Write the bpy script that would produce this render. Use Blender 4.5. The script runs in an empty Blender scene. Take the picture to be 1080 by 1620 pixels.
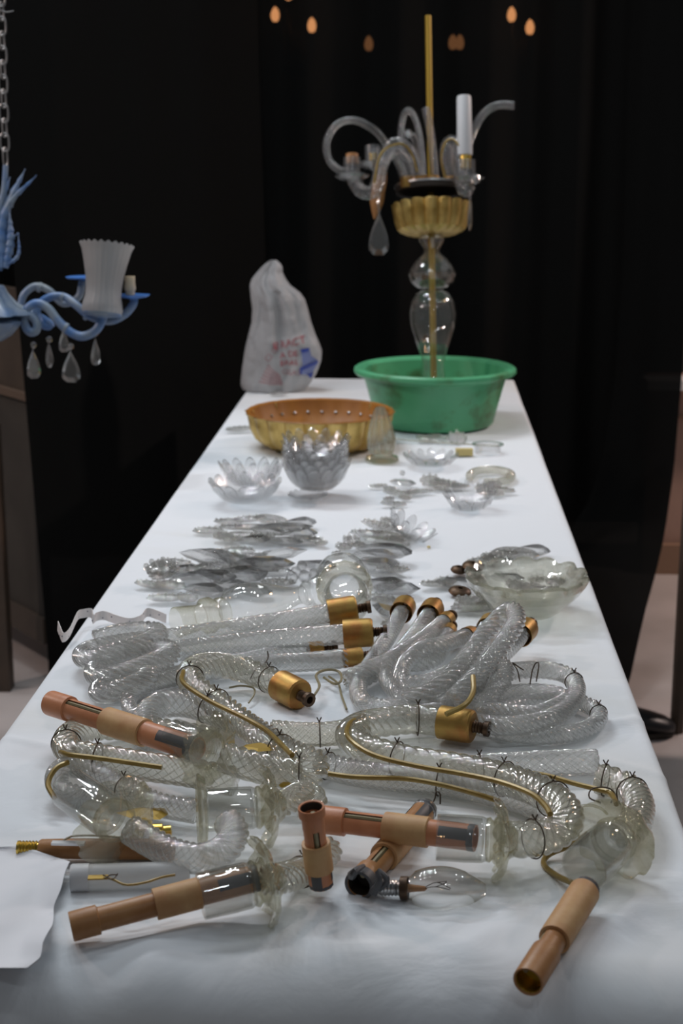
import bpy, math, random
import numpy as np
from mathutils import Vector, Matrix, noise
rnd = random.Random(7)
SC = bpy.context.scene
COL = SC.collection
# ------------------------------------------------------------------ camera
F = 2413.0; PITCH = math.radians(13.69); YAW = math.radians(2.97)
CAMZ = 1.39; TOP = 0.75
cam_data = bpy.data.cameras.new('camera'); cam = bpy.data.objects.new('camera', cam_data); COL.objects.link(cam)
cam.location = (0, 0, CAMZ); cam.rotation_euler = (math.pi/2 - PITCH, 0, YAW)
cam_data.sensor_fit = 'VERTICAL'; cam_data.sensor_height = 23.5; cam_data.lens = F/1620*23.5
cam_data.dof.use_dof = True; cam_data.dof.focus_distance = 1.62; cam_data.dof.aperture_fstop = 5.6
cam_data.clip_start = 0.05; cam_data.clip_end = 60
SC.camera = cam
SC.view_settings.view_transform = 'Standard'; SC.view_settings.look = 'None'
SC.view_settings.gamma = 1; SC.view_settings.use_curve_mapping = False
SC.view_settings.exposure = -0.08
SC.cycles.transparent_max_bounces = 64; SC.cycles.max_bounces = 14
SC.cycles.transmission_bounces = 12; SC.cycles.glossy_bounces = 5; SC.cycles.diffuse_bounces = 3
SC.cycles.sample_clamp_indirect = 4.0
# world
W = bpy.data.worlds.new('world'); SC.world = W; W.use_nodes = True
W.node_tree.nodes['Background'].inputs[0].default_value = (0.82, 0.90, 1.0, 1)
W.node_tree.nodes['Background'].inputs[1].default_value = 0.085
# ceiling lamps of the hall (small cool spots in rows) and a few warm ones, plus two added fill lamps
def lamp(x, y, z, p, size, col, aim=(0.0, 2.0, 0.75)):
    p = p*0.60
    l = bpy.data.lights.new('ceiling_or_fill_lamp', 'AREA'); l.shape = 'DISK'; l.size = size; l.energy = p; l.color = col
    o = bpy.data.objects.new('ceiling_or_fill_lamp', l); COL.objects.link(o); o.location = (x, y, z)
    d = Vector(aim) - Vector((x, y, z)); o.rotation_euler = d.to_track_quat('-Z', 'Y').to_euler()
COOL = (0.90, 0.95, 1.0); WARM = (1.0, 0.55, 0.25)
for x in (-1.5, -1.25, -1.0, -0.75, -0.5): lamp(x, 3.75, 3.2, 11.5, 0.09, COOL)
for x in (-1.7, -1.3, -0.9, -0.5, -0.1): lamp(x, 2.5, 3.3, 5.5, 0.09, COOL)
for x in (0.9, 1.3, 1.7): lamp(x, 2.2, 3.3, 3.5, 0.09, COOL)
for (x, y) in ((-1.8, 1.3), (-1.4, 1.3), (-1.0, 1.3), (1.0, 0.9), (1.4, 0.9), (0.2, -0.9), (0.6, -0.9)): lamp(x, y, 3.3, 2.6, 0.09, COOL)
lamp(2.3, 4.35, 2.5, 75, 0.2, (1.0, 0.80, 0.72), (1.5, 4.3, 0)); lamp(-2.4, 2.6, 2.4, 30, 0.2, (1.0, 0.82, 0.76), (-1.6, 3.4, 0))  # added pinkish fill lamps brightening the right wall and the floor on both sides
for (x, y, p) in ((-1.9, 2.2, 2.0), (1.9, 3.2, 2.0), (-0.4, -1.8, 1.5)):
    lamp(x, y, 2.6, p, 0.10, WARM)

# ------------------------------------------------------------------ pixel helpers (real positions measured off the photograph)
_R = cam.rotation_euler.to_matrix()
RX = np.array(_R @ Vector((1, 0, 0))); UP = np.array(_R @ Vector((0, 1, 0))); FW = np.array(_R @ Vector((0, 0, -1)))
CAM = np.array((0, 0, CAMZ))
def ray(px, py): return FW + (px-540)/F*RX - (py-810)/F*UP
def P(px, py, h=0.0, base=TOP):          # point h metres above the table top
    d = ray(px, py); return CAM + d*((base + h - CAMZ)/d[2])
def D(px, py, zc): return CAM + ray(px, py)*zc
def at_y(px, py, y):
    d = ray(px, py); return CAM + d*(y/d[1])

# ------------------------------------------------------------------ materials
def mat(name):
    m = bpy.data.materials.new(name); m.use_nodes = True
    nt = m.node_tree; nt.nodes.clear(); out = nt.nodes.new('ShaderNodeOutputMaterial')
    return m, nt, out
def N(nt, t, **kw):
    n = nt.nodes.new('ShaderNode'+t)
    for k, v in kw.items():
        if k in n.inputs.keys(): n.inputs[k].default_value = v
        else: setattr(n, k, v)
    return n
def rgba(c): return (c[0], c[1], c[2], 1)
def solid(name, col, rough=0.5, metal=0.0, col2=None, scale=20, bump=0.0, spec=0.5, bscale=None, ramp=(0.4, 0.65), coords='Object'):
    m, nt, out = mat(name)
    b = N(nt, 'BsdfPrincipled'); b.inputs['Base Color'].default_value = rgba(col)
    b.inputs['Roughness'].default_value = rough; b.inputs['Metallic'].default_value = metal
    b.inputs['Specular IOR Level'].default_value = spec
    tc = N(nt, 'TexCoord')
    if col2 is not None:
        n = N(nt, 'TexNoise', Scale=scale, Detail=5.0, Roughness=0.6); nt.links.new(tc.outputs[coords], n.inputs['Vector'])
        r = N(nt, 'ValToRGB'); r.color_ramp.elements[0].position = ramp[0]; r.color_ramp.elements[1].position = ramp[1]
        r.color_ramp.elements[0].color = rgba(col); r.color_ramp.elements[1].color = rgba(col2)
        nt.links.new(n.outputs['Fac'], r.inputs[0]); nt.links.new(r.outputs[0], b.inputs['Base Color'])
    if bump:
        n2 = N(nt, 'TexNoise', Scale=bscale or scale*3, Detail=4.0); nt.links.new(tc.outputs[coords], n2.inputs['Vector'])
        bp = N(nt, 'Bump', Strength=bump, Distance=0.002); nt.links.new(n2.outputs['Fac'], bp.inputs['Height'])
        nt.links.new(bp.outputs[0], b.inputs['Normal'])
    nt.links.new(b.outputs[0], out.inputs[0]); return m
def glass(name, tint, edge, film=0.08, filmcol=(0.75, 0.75, 0.70), refr=0.0, rough=0.04, ior=1.5, power=3.0, refl=0.9, bump=0.0, bscale=120):
    """blown glass wall: see-through, darker where looked through edge-on, mirror-like at grazing angles, a thin film of dust that on ribbed tubes also stands for milky highlights"""
    m, nt, out = mat(name); L = nt.links
    lw = N(nt, 'LayerWeight', Blend=0.5)
    rp = N(nt, 'ValToRGB'); rp.color_ramp.elements[0].position = 0.15; rp.color_ramp.elements[1].position = 0.95
    rp.color_ramp.elements[0].color = rgba(tint); rp.color_ramp.elements[1].color = rgba(edge)
    L.new(lw.outputs['Facing'], rp.inputs[0])
    tr = N(nt, 'BsdfTransparent'); L.new(rp.outputs[0], tr.inputs[0])
    base = tr
    nrm = None
    if bump:
        tc = N(nt, 'TexCoord'); nz = N(nt, 'TexNoise', Scale=float(bscale), Detail=2.0); L.new(tc.outputs['Object'], nz.inputs['Vector'])
        bp = N(nt, 'Bump', Strength=bump, Distance=0.002); L.new(nz.outputs['Fac'], bp.inputs['Height']); nrm = bp
    if refr > 0:
        g = N(nt, 'BsdfGlass', IOR=ior, Roughness=0.0); g.inputs['Color'].default_value = rgba(tint)
        if nrm: L.new(nrm.outputs[0], g.inputs['Normal'])
        mx = N(nt, 'MixShader', Fac=refr); L.new(tr.outputs[0], mx.inputs[1]); L.new(g.outputs[0], mx.inputs[2]); base = mx
    if film > 0:
        df = N(nt, 'BsdfDiffuse'); df.inputs[0].default_value = rgba(filmcol)
        mx = N(nt, 'MixShader', Fac=film); L.new(base.outputs[0], mx.inputs[1]); L.new(df.outputs[0], mx.inputs[2]); base = mx
    pw = N(nt, 'Math', operation='POWER'); pw.inputs[1].default_value = power; L.new(lw.outputs['Facing'], pw.inputs[0])
    ma = N(nt, 'Math', operation='MULTIPLY_ADD'); ma.inputs[1].default_value = refl; ma.inputs[2].default_value = 0.085; L.new(pw.outputs[0], ma.inputs[0])
    ma.use_clamp = True
    gl = N(nt, 'BsdfGlossy', Roughness=rough); gl.inputs[0].default_value = (1, 1, 1, 1)
    if nrm: L.new(nrm.outputs[0], gl.inputs['Normal'])
    mx = N(nt, 'MixShader'); L.new(ma.outputs[0], mx.inputs[0]); L.new(base.outputs[0], mx.inputs[1]); L.new(gl.outputs[0], mx.inputs[2])
    L.new(mx.outputs[0], out.inputs[0]); return m

M = {}
M['rope'] = glass('twisted_glass', (0.95, 0.95, 0.935), (0.36, 0.36, 0.34), film=0.27, filmcol=(0.80, 0.80, 0.775), rough=0.035, power=1.9, refl=0.75, refr=0.10)  # whitish film also puts the milky look of rib highlights into the colour
M['rope_warm'] = glass('aged_twisted_glass', (0.95, 0.94, 0.89), (0.40, 0.38, 0.27), film=0.22, filmcol=(0.78, 0.76, 0.66), rough=0.035, power=1.9, refl=0.75, refr=0.10)
M['rope_far'] = glass('twisted_glass_milky', (0.90, 0.90, 0.90), (0.6, 0.6, 0.6), film=0.09, filmcol=(0.5, 0.51, 0.52), rough=0.15, power=3.0, refl=0.5)  # grey film covers dust and the milky look of highlights on the ribs
M['clear'] = glass('blown_clear_glass', (0.965, 0.965, 0.955), (0.72, 0.72, 0.69), film=0.05, rough=0.02, power=3.0, refl=0.6)
M['warm'] = glass('aged_blown_glass', (0.955, 0.945, 0.90), (0.66, 0.64, 0.50), film=0.10, filmcol=(0.7, 0.68, 0.55), rough=0.05, power=3.0, refl=0.7, bump=0.25, bscale=90)
M['crystal'] = glass('cut_crystal', (0.98, 0.977, 0.973), (0.74, 0.73, 0.72), film=0.05, refr=0.45, rough=0.02, power=1.8, refl=0.8, bump=0.0)
M['crystal_tex'] = glass('pressed_crystal', (0.955, 0.95, 0.935), (0.68, 0.67, 0.64), film=0.05, filmcol=(0.6, 0.6, 0.57), refr=0.35, rough=0.08, power=2.5, refl=0.8, bump=0.8, bscale=260)
M['dish'] = glass('pressed_glass_dish', (0.965, 0.965, 0.965), (0.72, 0.72, 0.72), film=0.06, filmcol=(.8, .8, .8), rough=0.04, power=2.5, refl=0.8, bump=0.3, bscale=150)
M['bowlglass'] = glass('cast_glass', (0.95, 0.95, 0.90), (0.60, 0.58, 0.46), film=0.06, filmcol=(0.78, 0.77, 0.66), refr=0.3, rough=0.06, power=2.4, refl=0.8, bump=0.4, bscale=60)
M['bulb'] = glass('bulb_glass', (0.95, 0.945, 0.93), (0.55, 0.53, 0.46), film=0.0, rough=0.02, power=4.0, refl=0.9)
M['gold_cap'] = solid('brushed_brass', (0.44, 0.28, 0.08), 0.45, 0.8, (0.38, 0.17, 0.05), 45, bump=0.1, bscale=300)
M['gold_leaf'] = solid('gold_leaf', (0.70, 0.50, 0.17), 0.38, 0.6, (0.38, 0.23, 0.05), 24, bump=0.7, bscale=45, ramp=(0.35, 0.7))
M['gold_in'] = solid('ochre_gilding', (0.33, 0.125, 0.004), 0.55, 0.0, (0.27, 0.095, 0.003), 12)
M['brass'] = solid('brass', (0.62, 0.44, 0.10), 0.28, 0.95)
M['rod'] = solid('dull_brass_rod', (0.33, 0.21, 0.02), 0.45, 0.4)
M['cord'] = solid('olive_gold_cord', (0.25, 0.165, 0.035), 0.33, 0.2, (0.33, 0.23, 0.06), 60)
M['tan'] = solid('tan_plastic', (0.44, 0.22, 0.085), 0.42, 0, (0.36, 0.16, 0.055), 30, bump=0.1, bscale=200)
M['tan_pink'] = solid('salmon_plastic', (0.60, 0.25, 0.12), 0.40, 0, (0.50, 0.19, 0.085), 26, bump=0.1, bscale=200)
M['collar'] = solid('pale_tan_card', (0.60, 0.37, 0.17), 0.55, 0, (0.50, 0.26, 0.11), 30)
M['tape'] = solid('grey_tape', (0.075, 0.075, 0.08), 0.5)
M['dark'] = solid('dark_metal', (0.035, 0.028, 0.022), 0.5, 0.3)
M['bronze'] = solid('tarnished_bronze', (0.11, 0.065, 0.035), 0.45, 0.7, (0.05, 0.03, 0.02), 80)
M['steel'] = solid('steel', (0.55, 0.55, 0.55), 0.28, 0.95)
M['wire'] = solid('rusty_wire', (0.06, 0.04, 0.025), 0.5, 0.6)
M['wire_olive'] = solid('olive_wire', (0.26, 0.22, 0.12), 0.4, 0.0)
M['white'] = solid('white_plastic', (0.60, 0.62, 0.64), 0.45)
M['card'] = solid('yellow_card', (0.62, 0.50, 0.20), 0.6)
M['paper'] = solid('dotted_paper', (0.72, 0.69, 0.68), 0.6)
M['ink'] = solid('grey_ink', (0.28, 0.26, 0.30), 0.6)
M['green'] = solid('green_plastic', (0.10, 0.42, 0.21), 0.36, 0, (0.07, 0.15, 0.05), 12, ramp=(0.54, 0.72), bump=0.1)
M['frost'] = None
m, nt, out = mat('frosted_shade_glass')
b = N(nt, 'BsdfPrincipled', Roughness=0.45); b.inputs['Base Color'].default_value = (0.42, 0.42, 0.42, 1)
tl = N(nt, 'BsdfTranslucent'); tl.inputs[0].default_value = (0.5, 0.5, 0.5, 1)
tp = N(nt, 'BsdfTransparent'); mx = N(nt, 'MixShader', Fac=0.35); mx2 = N(nt, 'MixShader', Fac=0.15)
nt.links.new(b.outputs[0], mx.inputs[1]); nt.links.new(tl.outputs[0], mx.inputs[2]); nt.links.new(mx.outputs[0], mx2.inputs[1]); nt.links.new(tp.outputs[0], mx2.inputs[2]); nt.links.new(mx2.outputs[0], out.inputs[0]); M['frost'] = m
m, nt, out = mat('translucent_plastic')
b = N(nt, 'BsdfPrincipled', Roughness=0.35); b.inputs['Base Color'].default_value = (0.80, 0.81, 0.82, 1)
tl = N(nt, 'BsdfTranslucent'); tl.inputs[0].default_value = (0.85, 0.87, 0.88, 1)
tp = N(nt, 'BsdfTransparent'); mx = N(nt, 'MixShader', Fac=0.5); mx2 = N(nt, 'MixShader', Fac=0.40)
nt.links.new(b.outputs[0], mx.inputs[1]); nt.links.new(tl.outputs[0], mx.inputs[2]); nt.links.new(mx.outputs[0], mx2.inputs[1]); nt.links.new(tp.outputs[0], mx2.inputs[2]); nt.links.new(mx2.outputs[0], out.inputs[0]); M['milky'] = m
m, nt, out = mat('thin_white_bag_film')
b = N(nt, 'BsdfPrincipled', Roughness=0.38); b.inputs['Base Color'].default_value = (0.62, 0.63, 0.65, 1)
tc = N(nt, 'TexCoord'); nz = N(nt, 'TexNoise', Scale=18.0, Detail=6.0, Distortion=1.0); nt.links.new(tc.outputs['Object'], nz.inputs['Vector'])
bp = N(nt, 'Bump', Strength=0.9, Distance=0.01); nt.links.new(nz.outputs['Fac'], bp.inputs['Height']); nt.links.new(bp.outputs[0], b.inputs['Normal'])
tl = N(nt, 'BsdfTranslucent'); tl.inputs[0].default_value = (0.66, 0.67, 0.68, 1)
tp = N(nt, 'BsdfTransparent'); mx = N(nt, 'MixShader', Fac=0.40); mx2 = N(nt, 'MixShader', Fac=0.12)
nt.links.new(b.outputs[0], mx.inputs[1]); nt.links.new(tl.outputs[0], mx.inputs[2]); nt.links.new(mx.outputs[0], mx2.inputs[1]); nt.links.new(tp.outputs[0], mx2.inputs[2]); nt.links.new(mx2.outputs[0], out.inputs[0]); M['bag'] = m
M['red'] = solid('red_print', (0.42, 0.07, 0.09), 0.5); M['pink'] = solid('faint_red_print', (0.42, 0.22, 0.24), 0.5)
M['blue_ink'] = solid('blue_print', (0.03, 0.06, 0.32), 0.5); M['blue_pale'] = solid('pale_blue_print', (0.17, 0.21, 0.42), 0.5)
M['blue'] = solid('blue_enamel', (0.07, 0.17, 0.40), 0.4, 0, (0.20, 0.26, 0.33), 14, ramp=(0.40, 0.62))
M['blue_strong'] = solid('bright_blue_enamel', (0.05, 0.17, 0.50), 0.35)
M['pale'] = solid('pale_blue_glass', (0.24, 0.29, 0.33), 0.35, 0, (0.12, 0.20, 0.36), 16)
M['chrome'] = solid('grey_chain_steel', (0.30, 0.30, 0.30), 0.4, 0.8)
M['cream'] = solid('cream_socket', (0.70, 0.60, 0.42), 0.5)
M['table'] = solid('laminate', (0.5, 0.5, 0.5), 0.5)
M['wood'] = solid('dark_wood', (0.045, 0.032, 0.022), 0.5, 0, (0.07, 0.045, 0.03), 8)
# table cloth
m, nt, out = mat('white_cotton_cloth'); L = nt.links
b = N(nt, 'BsdfPrincipled', Roughness=0.85); b.inputs['Specular IOR Level'].default_value = 0.2
tc = N(nt, 'TexCoord'); mp = N(nt, 'Mapping'); L.new(tc.outputs['Object'], mp.inputs[0])
n1 = N(nt, 'TexNoise', Scale=2.2, Detail=5.0, Distortion=0.6); L.new(mp.outputs[0], n1.inputs['Vector'])
r1 = N(nt, 'ValToRGB'); r1.color_ramp.elements[0].position = 0.52; r1.color_ramp.elements[1].position = 0.85
r1.color_ramp.elements[0].color = (0.765, 0.805, 0.845, 1); r1.color_ramp.elements[1].color = (0.66, 0.66, 0.62, 1)
L.new(n1.outputs['Fac'], r1.inputs[0]); L.new(r1.outputs[0], b.inputs['Base Color'])
n2 = N(nt, 'TexNoise', Scale=9.0, Detail=6.0, Distortion=1.2); L.new(mp.outputs[0], n2.inputs['Vector'])
bp = N(nt, 'Bump', Strength=0.14, Distance=0.02); L.new(n2.outputs['Fac'], bp.inputs['Height'])
L.new(bp.outputs[0], b.inputs['Normal']); L.new(b.outputs[0], out.inputs[0]); M['cloth'] = m
# black curtain: dense black cloth that lets a trace of light through its weave
m, nt, out = mat('black_curtain_cloth'); L = nt.links
b = N(nt, 'BsdfPrincipled', Roughness=0.9); b.inputs['Base Color'].default_value = (0.0045, 0.0048, 0.0047, 1); b.inputs['Specular IOR Level'].default_value = 0.08
tp = N(nt, 'BsdfTransparent'); mx = N(nt, 'MixShader', Fac=0.010); L.new(b.outputs[0], mx.inputs[1]); L.new(tp.outputs[0], mx.inputs[2]); L.new(mx.outputs[0], out.inputs[0]); M['curtain'] = m
# floor
m, nt, out = mat('pale_stone_floor'); L = nt.links
b = N(nt, 'BsdfPrincipled', Roughness=0.35)
tc = N(nt, 'TexCoord'); n1 = N(nt, 'TexNoise', Scale=2.5, Detail=7.0); L.new(tc.outputs['Object'], n1.inputs['Vector'])
r1 = N(nt, 'ValToRGB'); r1.color_ramp.elements[0].position = 0.35; r1.color_ramp.elements[1].position = 0.7
r1.color_ramp.elements[0].color = (0.40, 0.36, 0.34, 1); r1.color_ramp.elements[1].color = (0.58, 0.52, 0.50, 1)
L.new(n1.outputs['Fac'], r1.inputs[0]); L.new(r1.outputs[0], b.inputs['Base Color']); L.new(b.outputs[0], out.inputs[0]); M['floor'] = m
m, nt, out = mat('warm_bulb_glow'); e = N(nt, 'Emission', Strength=62.0); e.inputs[0].default_value = (1.0, 0.42, 0.16, 1); nt.links.new(e.outputs[0], out.inputs[0]); M['glow'] = m
m, nt, out = mat('dim_bulb_glow'); e = N(nt, 'Emission', Strength=11.0); e.inputs[0].default_value = (1.0, 0.42, 0.16, 1); nt.links.new(e.outputs[0], out.inputs[0]); M['glow_dim'] = m
M['wallback'] = solid('dim_back_wall', (0.03, 0.028, 0.026), 0.8)
M['pinkwall'] = solid('salmon_plaster', (0.42, 0.27, 0.21), 0.7, 0, (0.38, 0.24, 0.19), 4)
M['trimwhite'] = solid('white_ledge', (0.75, 0.75, 0.75), 0.5)
M['trimtan'] = solid('tan_skirting', (0.28, 0.17, 0.11), 0.5)
M['panel'] = solid('brown_board', (0.055, 0.040, 0.030), 0.6, 0, (0.075, 0.055, 0.040), 6)
M['panel_grey'] = solid('grey_brown_cloth_board', (0.042, 0.036, 0.030), 0.8, 0, (0.055, 0.048, 0.040), 6)
M['shoe'] = solid('black_leather', (0.012, 0.012, 0.014), 0.4)

# ------------------------------------------------------------------ mesh helpers
class MB:
    def __init__(s): s.v = []; s.f = []; s.n = 0
    def add(s, v, f):
        v = np.asarray(v, float).reshape(-1, 3); s.v.append(v); s.f.extend([tuple(i + s.n for i in q) for q in f]); s.n += len(v); return s
    def get(s): return (np.concatenate(s.v) if s.v else np.zeros((0, 3))), s.f
def part(name, vf, m, parent=None, smooth=True, loc=None):
    """one mesh object; vf in world coordinates (or local when loc is given as the object's own place)"""
    v, f = vf if not isinstance(vf, MB) else vf.get()
    org = np.zeros(3)
    if parent is not None:
        p = parent
        while p is not None: org = org + np.array(p.location); p = p.parent
    elif loc is not None: org = np.array(loc)
    me = bpy.data.meshes.new(name); me.from_pydata((np.asarray(v) - org).tolist(), [], f); 
    if smooth:
        me.polygons.foreach_set('use_smooth', [True]*len(me.polygons))
        if name not in ('glass_tube', 'twisted_tube', 'tablecloth', 'carrier_bag', 'backdrop_curtain', 'plume'): me.set_sharp_from_angle(angle=math.radians(38))
    me.materials.append(m); me.update()
    o = bpy.data.objects.new(name, me); COL.objects.link(o)
    if parent is not None: o.parent = parent
    elif loc is not None: o.location = loc
    return o
def tag(o, label, cat, group=None, kind=None):
    if label: o['label'] = label
    if cat: o['category'] = cat
    if group: o['group'] = group
    if kind: o['kind'] = kind
    return o
def thing(name, label, cat, loc, group=None):
    o = bpy.data.objects.new(name, None); COL.objects.link(o); o.location = tuple(loc); o.empty_display_size = 0.02
    return tag(o, label, cat, group)
def struct(name, vf, m, smooth=False):
    o = part(name, vf, m, None, smooth); o['kind'] = 'structure'; return o
def grid_faces(nr, nc, close_c=True, close_r=False):
    fs = []
    for i in range(nr if close_r else nr-1):
        i2 = (i+1) % nr
        for j in range(nc if close_c else nc-1):
            j2 = (j+1) % nc
            fs.append((i*nc+j, i*nc+j2, i2*nc+j2, i2*nc+j))
    return fs
def box(c, s, rz=0.0, ax=None):
    c = np.array(c, float); s = np.array(s, float)/2
    v = np.array([(x, y, z) for x in (-1, 1) for y in (-1, 1) for z in (-1, 1)], float)*s
    if ax is not None: v = v @ np.array(ax)
    elif rz:
        ca, sa = math.cos(rz), math.sin(rz); v = v @ np.array([[ca, sa, 0], [-sa, ca, 0], [0, 0, 1]])
    return v + c, [(0, 1, 3, 2), (4, 6, 7, 5), (0, 4, 5, 1), (2, 3, 7, 6), (0, 2, 6, 4), (1, 5, 7, 3)]
def unit(v): v = np.asarray(v, float); return v/max(1e-9, np.linalg.norm(v))
def frame(d):
    d = unit(d); a = np.array((0, 0, 1.0)) if abs(d[2]) < 0.95 else np.array((1.0, 0, 0))
    x = unit(np.cross(a, d)); y = np.cross(d, x); return x, y, d
def lathe(a, d, prof, seg=32, mod=None, skip=None, closed=False):
    """profile [(radius, distance along axis)], axis from a in direction d. mod(theta, r, s)->(r, s). skip = angular gap (t0, t1) for slots"""
    a = np.array(a, float); x, y, d = frame(d); vs = []
    n = seg
    th = np.arange(n)*2*math.pi/n
    if skip: th = skip[1] + (2*math.pi - (skip[1]-skip[0]))*np.arange(n)/(n-1)
    for (r, s) in prof:
        for t in th:
            rr, ss = (r, s) if mod is None else mod(t, r, s)
            vs.append(a + d*ss + (x*math.cos(t) + y*math.sin(t))*rr)
    return np.array(vs), grid_faces(len(prof), n, close_c=not skip, close_r=closed)
def spline(pts, step):
    p = np.asarray(pts, float)
    if len(p) == 2: p = np.array([p[0], (p[0]+p[1])/2, p[1]])
    q = np.vstack([2*p[0]-p[1], p, 2*p[-1]-p[-2]]); out = []
    for i in range(1, len(q)-2):
        p0, p1, p2, p3 = q[i-1], q[i], q[i+1], q[i+2]
        for t in np.linspace(0, 1, 24, endpoint=False):
            out.append(0.5*((2*p1) + (-p0+p2)*t + (2*p0-5*p1+4*p2-p3)*t*t + (-p0+3*p1-3*p2+p3)*t**3))
    out.append(q[-2]); c = np.array(out)
    L = np.concatenate([[0], np.cumsum(np.linalg.norm(np.diff(c, axis=0), axis=1))])
    n = max(3, int(L[-1]/step)+1); s = np.linspace(0, L[-1], n)
    c = np.stack([np.interp(s, L, c[:, k]) for k in range(3)], 1)
    return c, s
def frames(c):
    T = np.gradient(c, axis=0); T /= np.linalg.norm(T, axis=1)[:, None] + 1e-12
    x, _, _ = frame(T[0]); X = [x]
    for i in range(1, len(c)):
        x = x - T[i]*np.dot(x, T[i]); x = unit(x); X.append(x)
    X = np.array(X); return T, X, np.cross(T, X)
def tube(pts, r, nseg=10, step=0.004, ends=True, lobes=0, amp=0.0, twist=0.0, per=3, rend=None):
    c, s = spline(pts, step); T, X, Y = frames(c)
    if lobes: nseg = lobes*per
    th = np.arange(nseg)*2*math.pi/nseg
    rm = 1 + (amp*(np.abs(np.cos(lobes*th/2))**0.8 - 0.66) if lobes else 0*th)
    rr = np.full(len(c), r) if rend is None else np.interp(s, [0, s[-1]], [r, rend])
    ang = th[None, :] + (twist*s)[:, None]
    v = c[:, None, :] + (np.cos(ang)[:, :, None]*X[:, None, :] + np.sin(ang)[:, :, None]*Y[:, None, :])*(rr[:, None]*rm[None, :])[:, :, None]
    v = v.reshape(-1, 3); f = grid_faces(len(c), nseg)
    if ends:
        n = len(v); v = np.vstack([v, c[:1], c[-1:]]); m = (len(c)-1)*nseg
        f += [(n, (j+1) % nseg, j) for j in range(nseg)] + [(n+1, m+j, m+(j+1) % nseg) for j in range(nseg)]
    return v, f, c, T
def outline_solid(ol, th, insets=((0.62, 1.0),), center=None):
    """cut stone: outline polygon in XY, stepped facets up and down; z from 0 to th"""
    ol = np.asarray(ol, float); n = len(ol); c = ol.mean(0) if center is None else np.array(center, float)
    rings = []
    for k, hz in reversed(insets): rings.append(np.column_stack([c + (ol-c)*k, np.full(n, th/2*(1-hz))]))
    rings.append(np.column_stack([ol, np.full(n, th*0.5)]))
    for k, hz in insets: rings.append(np.column_stack([c + (ol-c)*k, np.full(n, th/2*(1+hz))]))
    v = np.vstack(rings); f = grid_faces(len(rings), n)
    f.append(tuple(range(n-1, -1, -1))); m0 = (len(rings)-1)*n; f.append(tuple(m0+i for i in range(n)))
    return v, f
def beads(mb, pts, r, seg=6):
    for p in pts:
        mb.add(*lathe(np.array(p)-np.array((0, 0, r)), (0, 0, 1), [(r*.05, 0), (r*.75, r*.35), (r, r), (r*.75, r*1.65), (r*.05, 2*r)], seg))

# ------------------------------------------------------------------ the room
struct('floor', box((0, 3, -0.05), (14, 16, 0.1)), M['floor'])
struct('wall_back', box((0.3, 5.65, 1.6), (9, 0.1, 3.4)), M['wallback'])  # dark wall added behind the curtain so the grey world does not show through
# low salmon wall on the right, with ledge and skirting
wx0 = at_y(1012, 900, 4.95)[0]
zt = at_y(1078, 600, 4.9)[2]
struct('wall_right', box((wx0+1.2, 4.98, zt/2), (2.4, 0.12, zt)), M['pinkwall'])
struct('trim_1', box((wx0+1.2, 4.90, zt-0.012), (2.44, 0.12, 0.03)), M['trimwhite'])
struct('trim_2', box((wx0+1.2, 4.915, zt-0.125), (2.4, 0.012, 0.012)), M['trimtan'])
struct('baseboard_right', box((wx0+1.2, 4.90, 0.05), (2.4, 0.03, 0.10)), M['trimtan'])
# black curtain
def curtain():
    nz, nx = 60, 260
    zs = np.linspace(0.02, 3.0, nz)
    rp = [at_y(*q) for q in ((1120, -200, 4.62), (1100, 100, 4.62), (1090, 400, 4.60), (1078, 600, 4.56), (1066, 740, 4.45), (1052, 840, 4.3), (1042, 890, 4.15), (1022, 960, 3.95), (1008, 1020, 3.8), (993, 1090, 3.65), (982, 1115, 3.6))]
    rz = np.array([p[2] for p in rp])[::-1]; rx = np.array([p[0] for p in rp])[::-1]; ry = np.array([p[1] for p in rp])[::-1]
    lt = D(78, 1082, 3.98)
    v = []
    for z in zs:
        xr = np.interp(z, rz, rx); yr = np.interp(z, rz, ry)
        xl = lt[0] - 0.035*max(0, z-0.1)/0.9
        for i in range(nx):
            u = i/(nx-1); x = xl + (xr-xl)*u
            y = np.interp(u, [0, 0.06, 0.16, 0.3, 0.90, 1], [lt[1], lt[1]+0.12, lt[1]+0.45, 4.62, 4.70, yr])
            k = 0.6 + 0.4*(1-z/3)
            y += k*(0.022*math.sin(x*21 + 1.2*math.sin(x*3)) + 0.012*math.sin(x*47+2))*min(1, u*9)*min(1, (1-u)*20)
            v.append((x, y, max(z, 0.04 if u < 0.2 else z)))
    return np.array(v), grid_faces(nz, nx, close_c=False)
cv = curtain()
o = part('backdrop_curtain', cv, M['curtain'], None, True)
tag(o, 'tall black cloth curtain hanging behind the table as a backdrop', 'curtain')
def curtain2():
    nz, nx = 8, 120; v = []
    for z in np.linspace(0.02, 3.0, nz):
        for i in range(nx):
            x = -2.6 + 1.72*i/(nx-1); v.append((x, 4.98 + 0.02*math.sin(x*23) + 0.01*math.sin(x*51), z))
    return np.array(v), grid_faces(nz, nx, close_c=False)
tag(part('backdrop_curtain', curtain2(), M['curtain'], None, True), 'second black curtain further back, seen at the upper left behind the chain', 'curtain')
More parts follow.
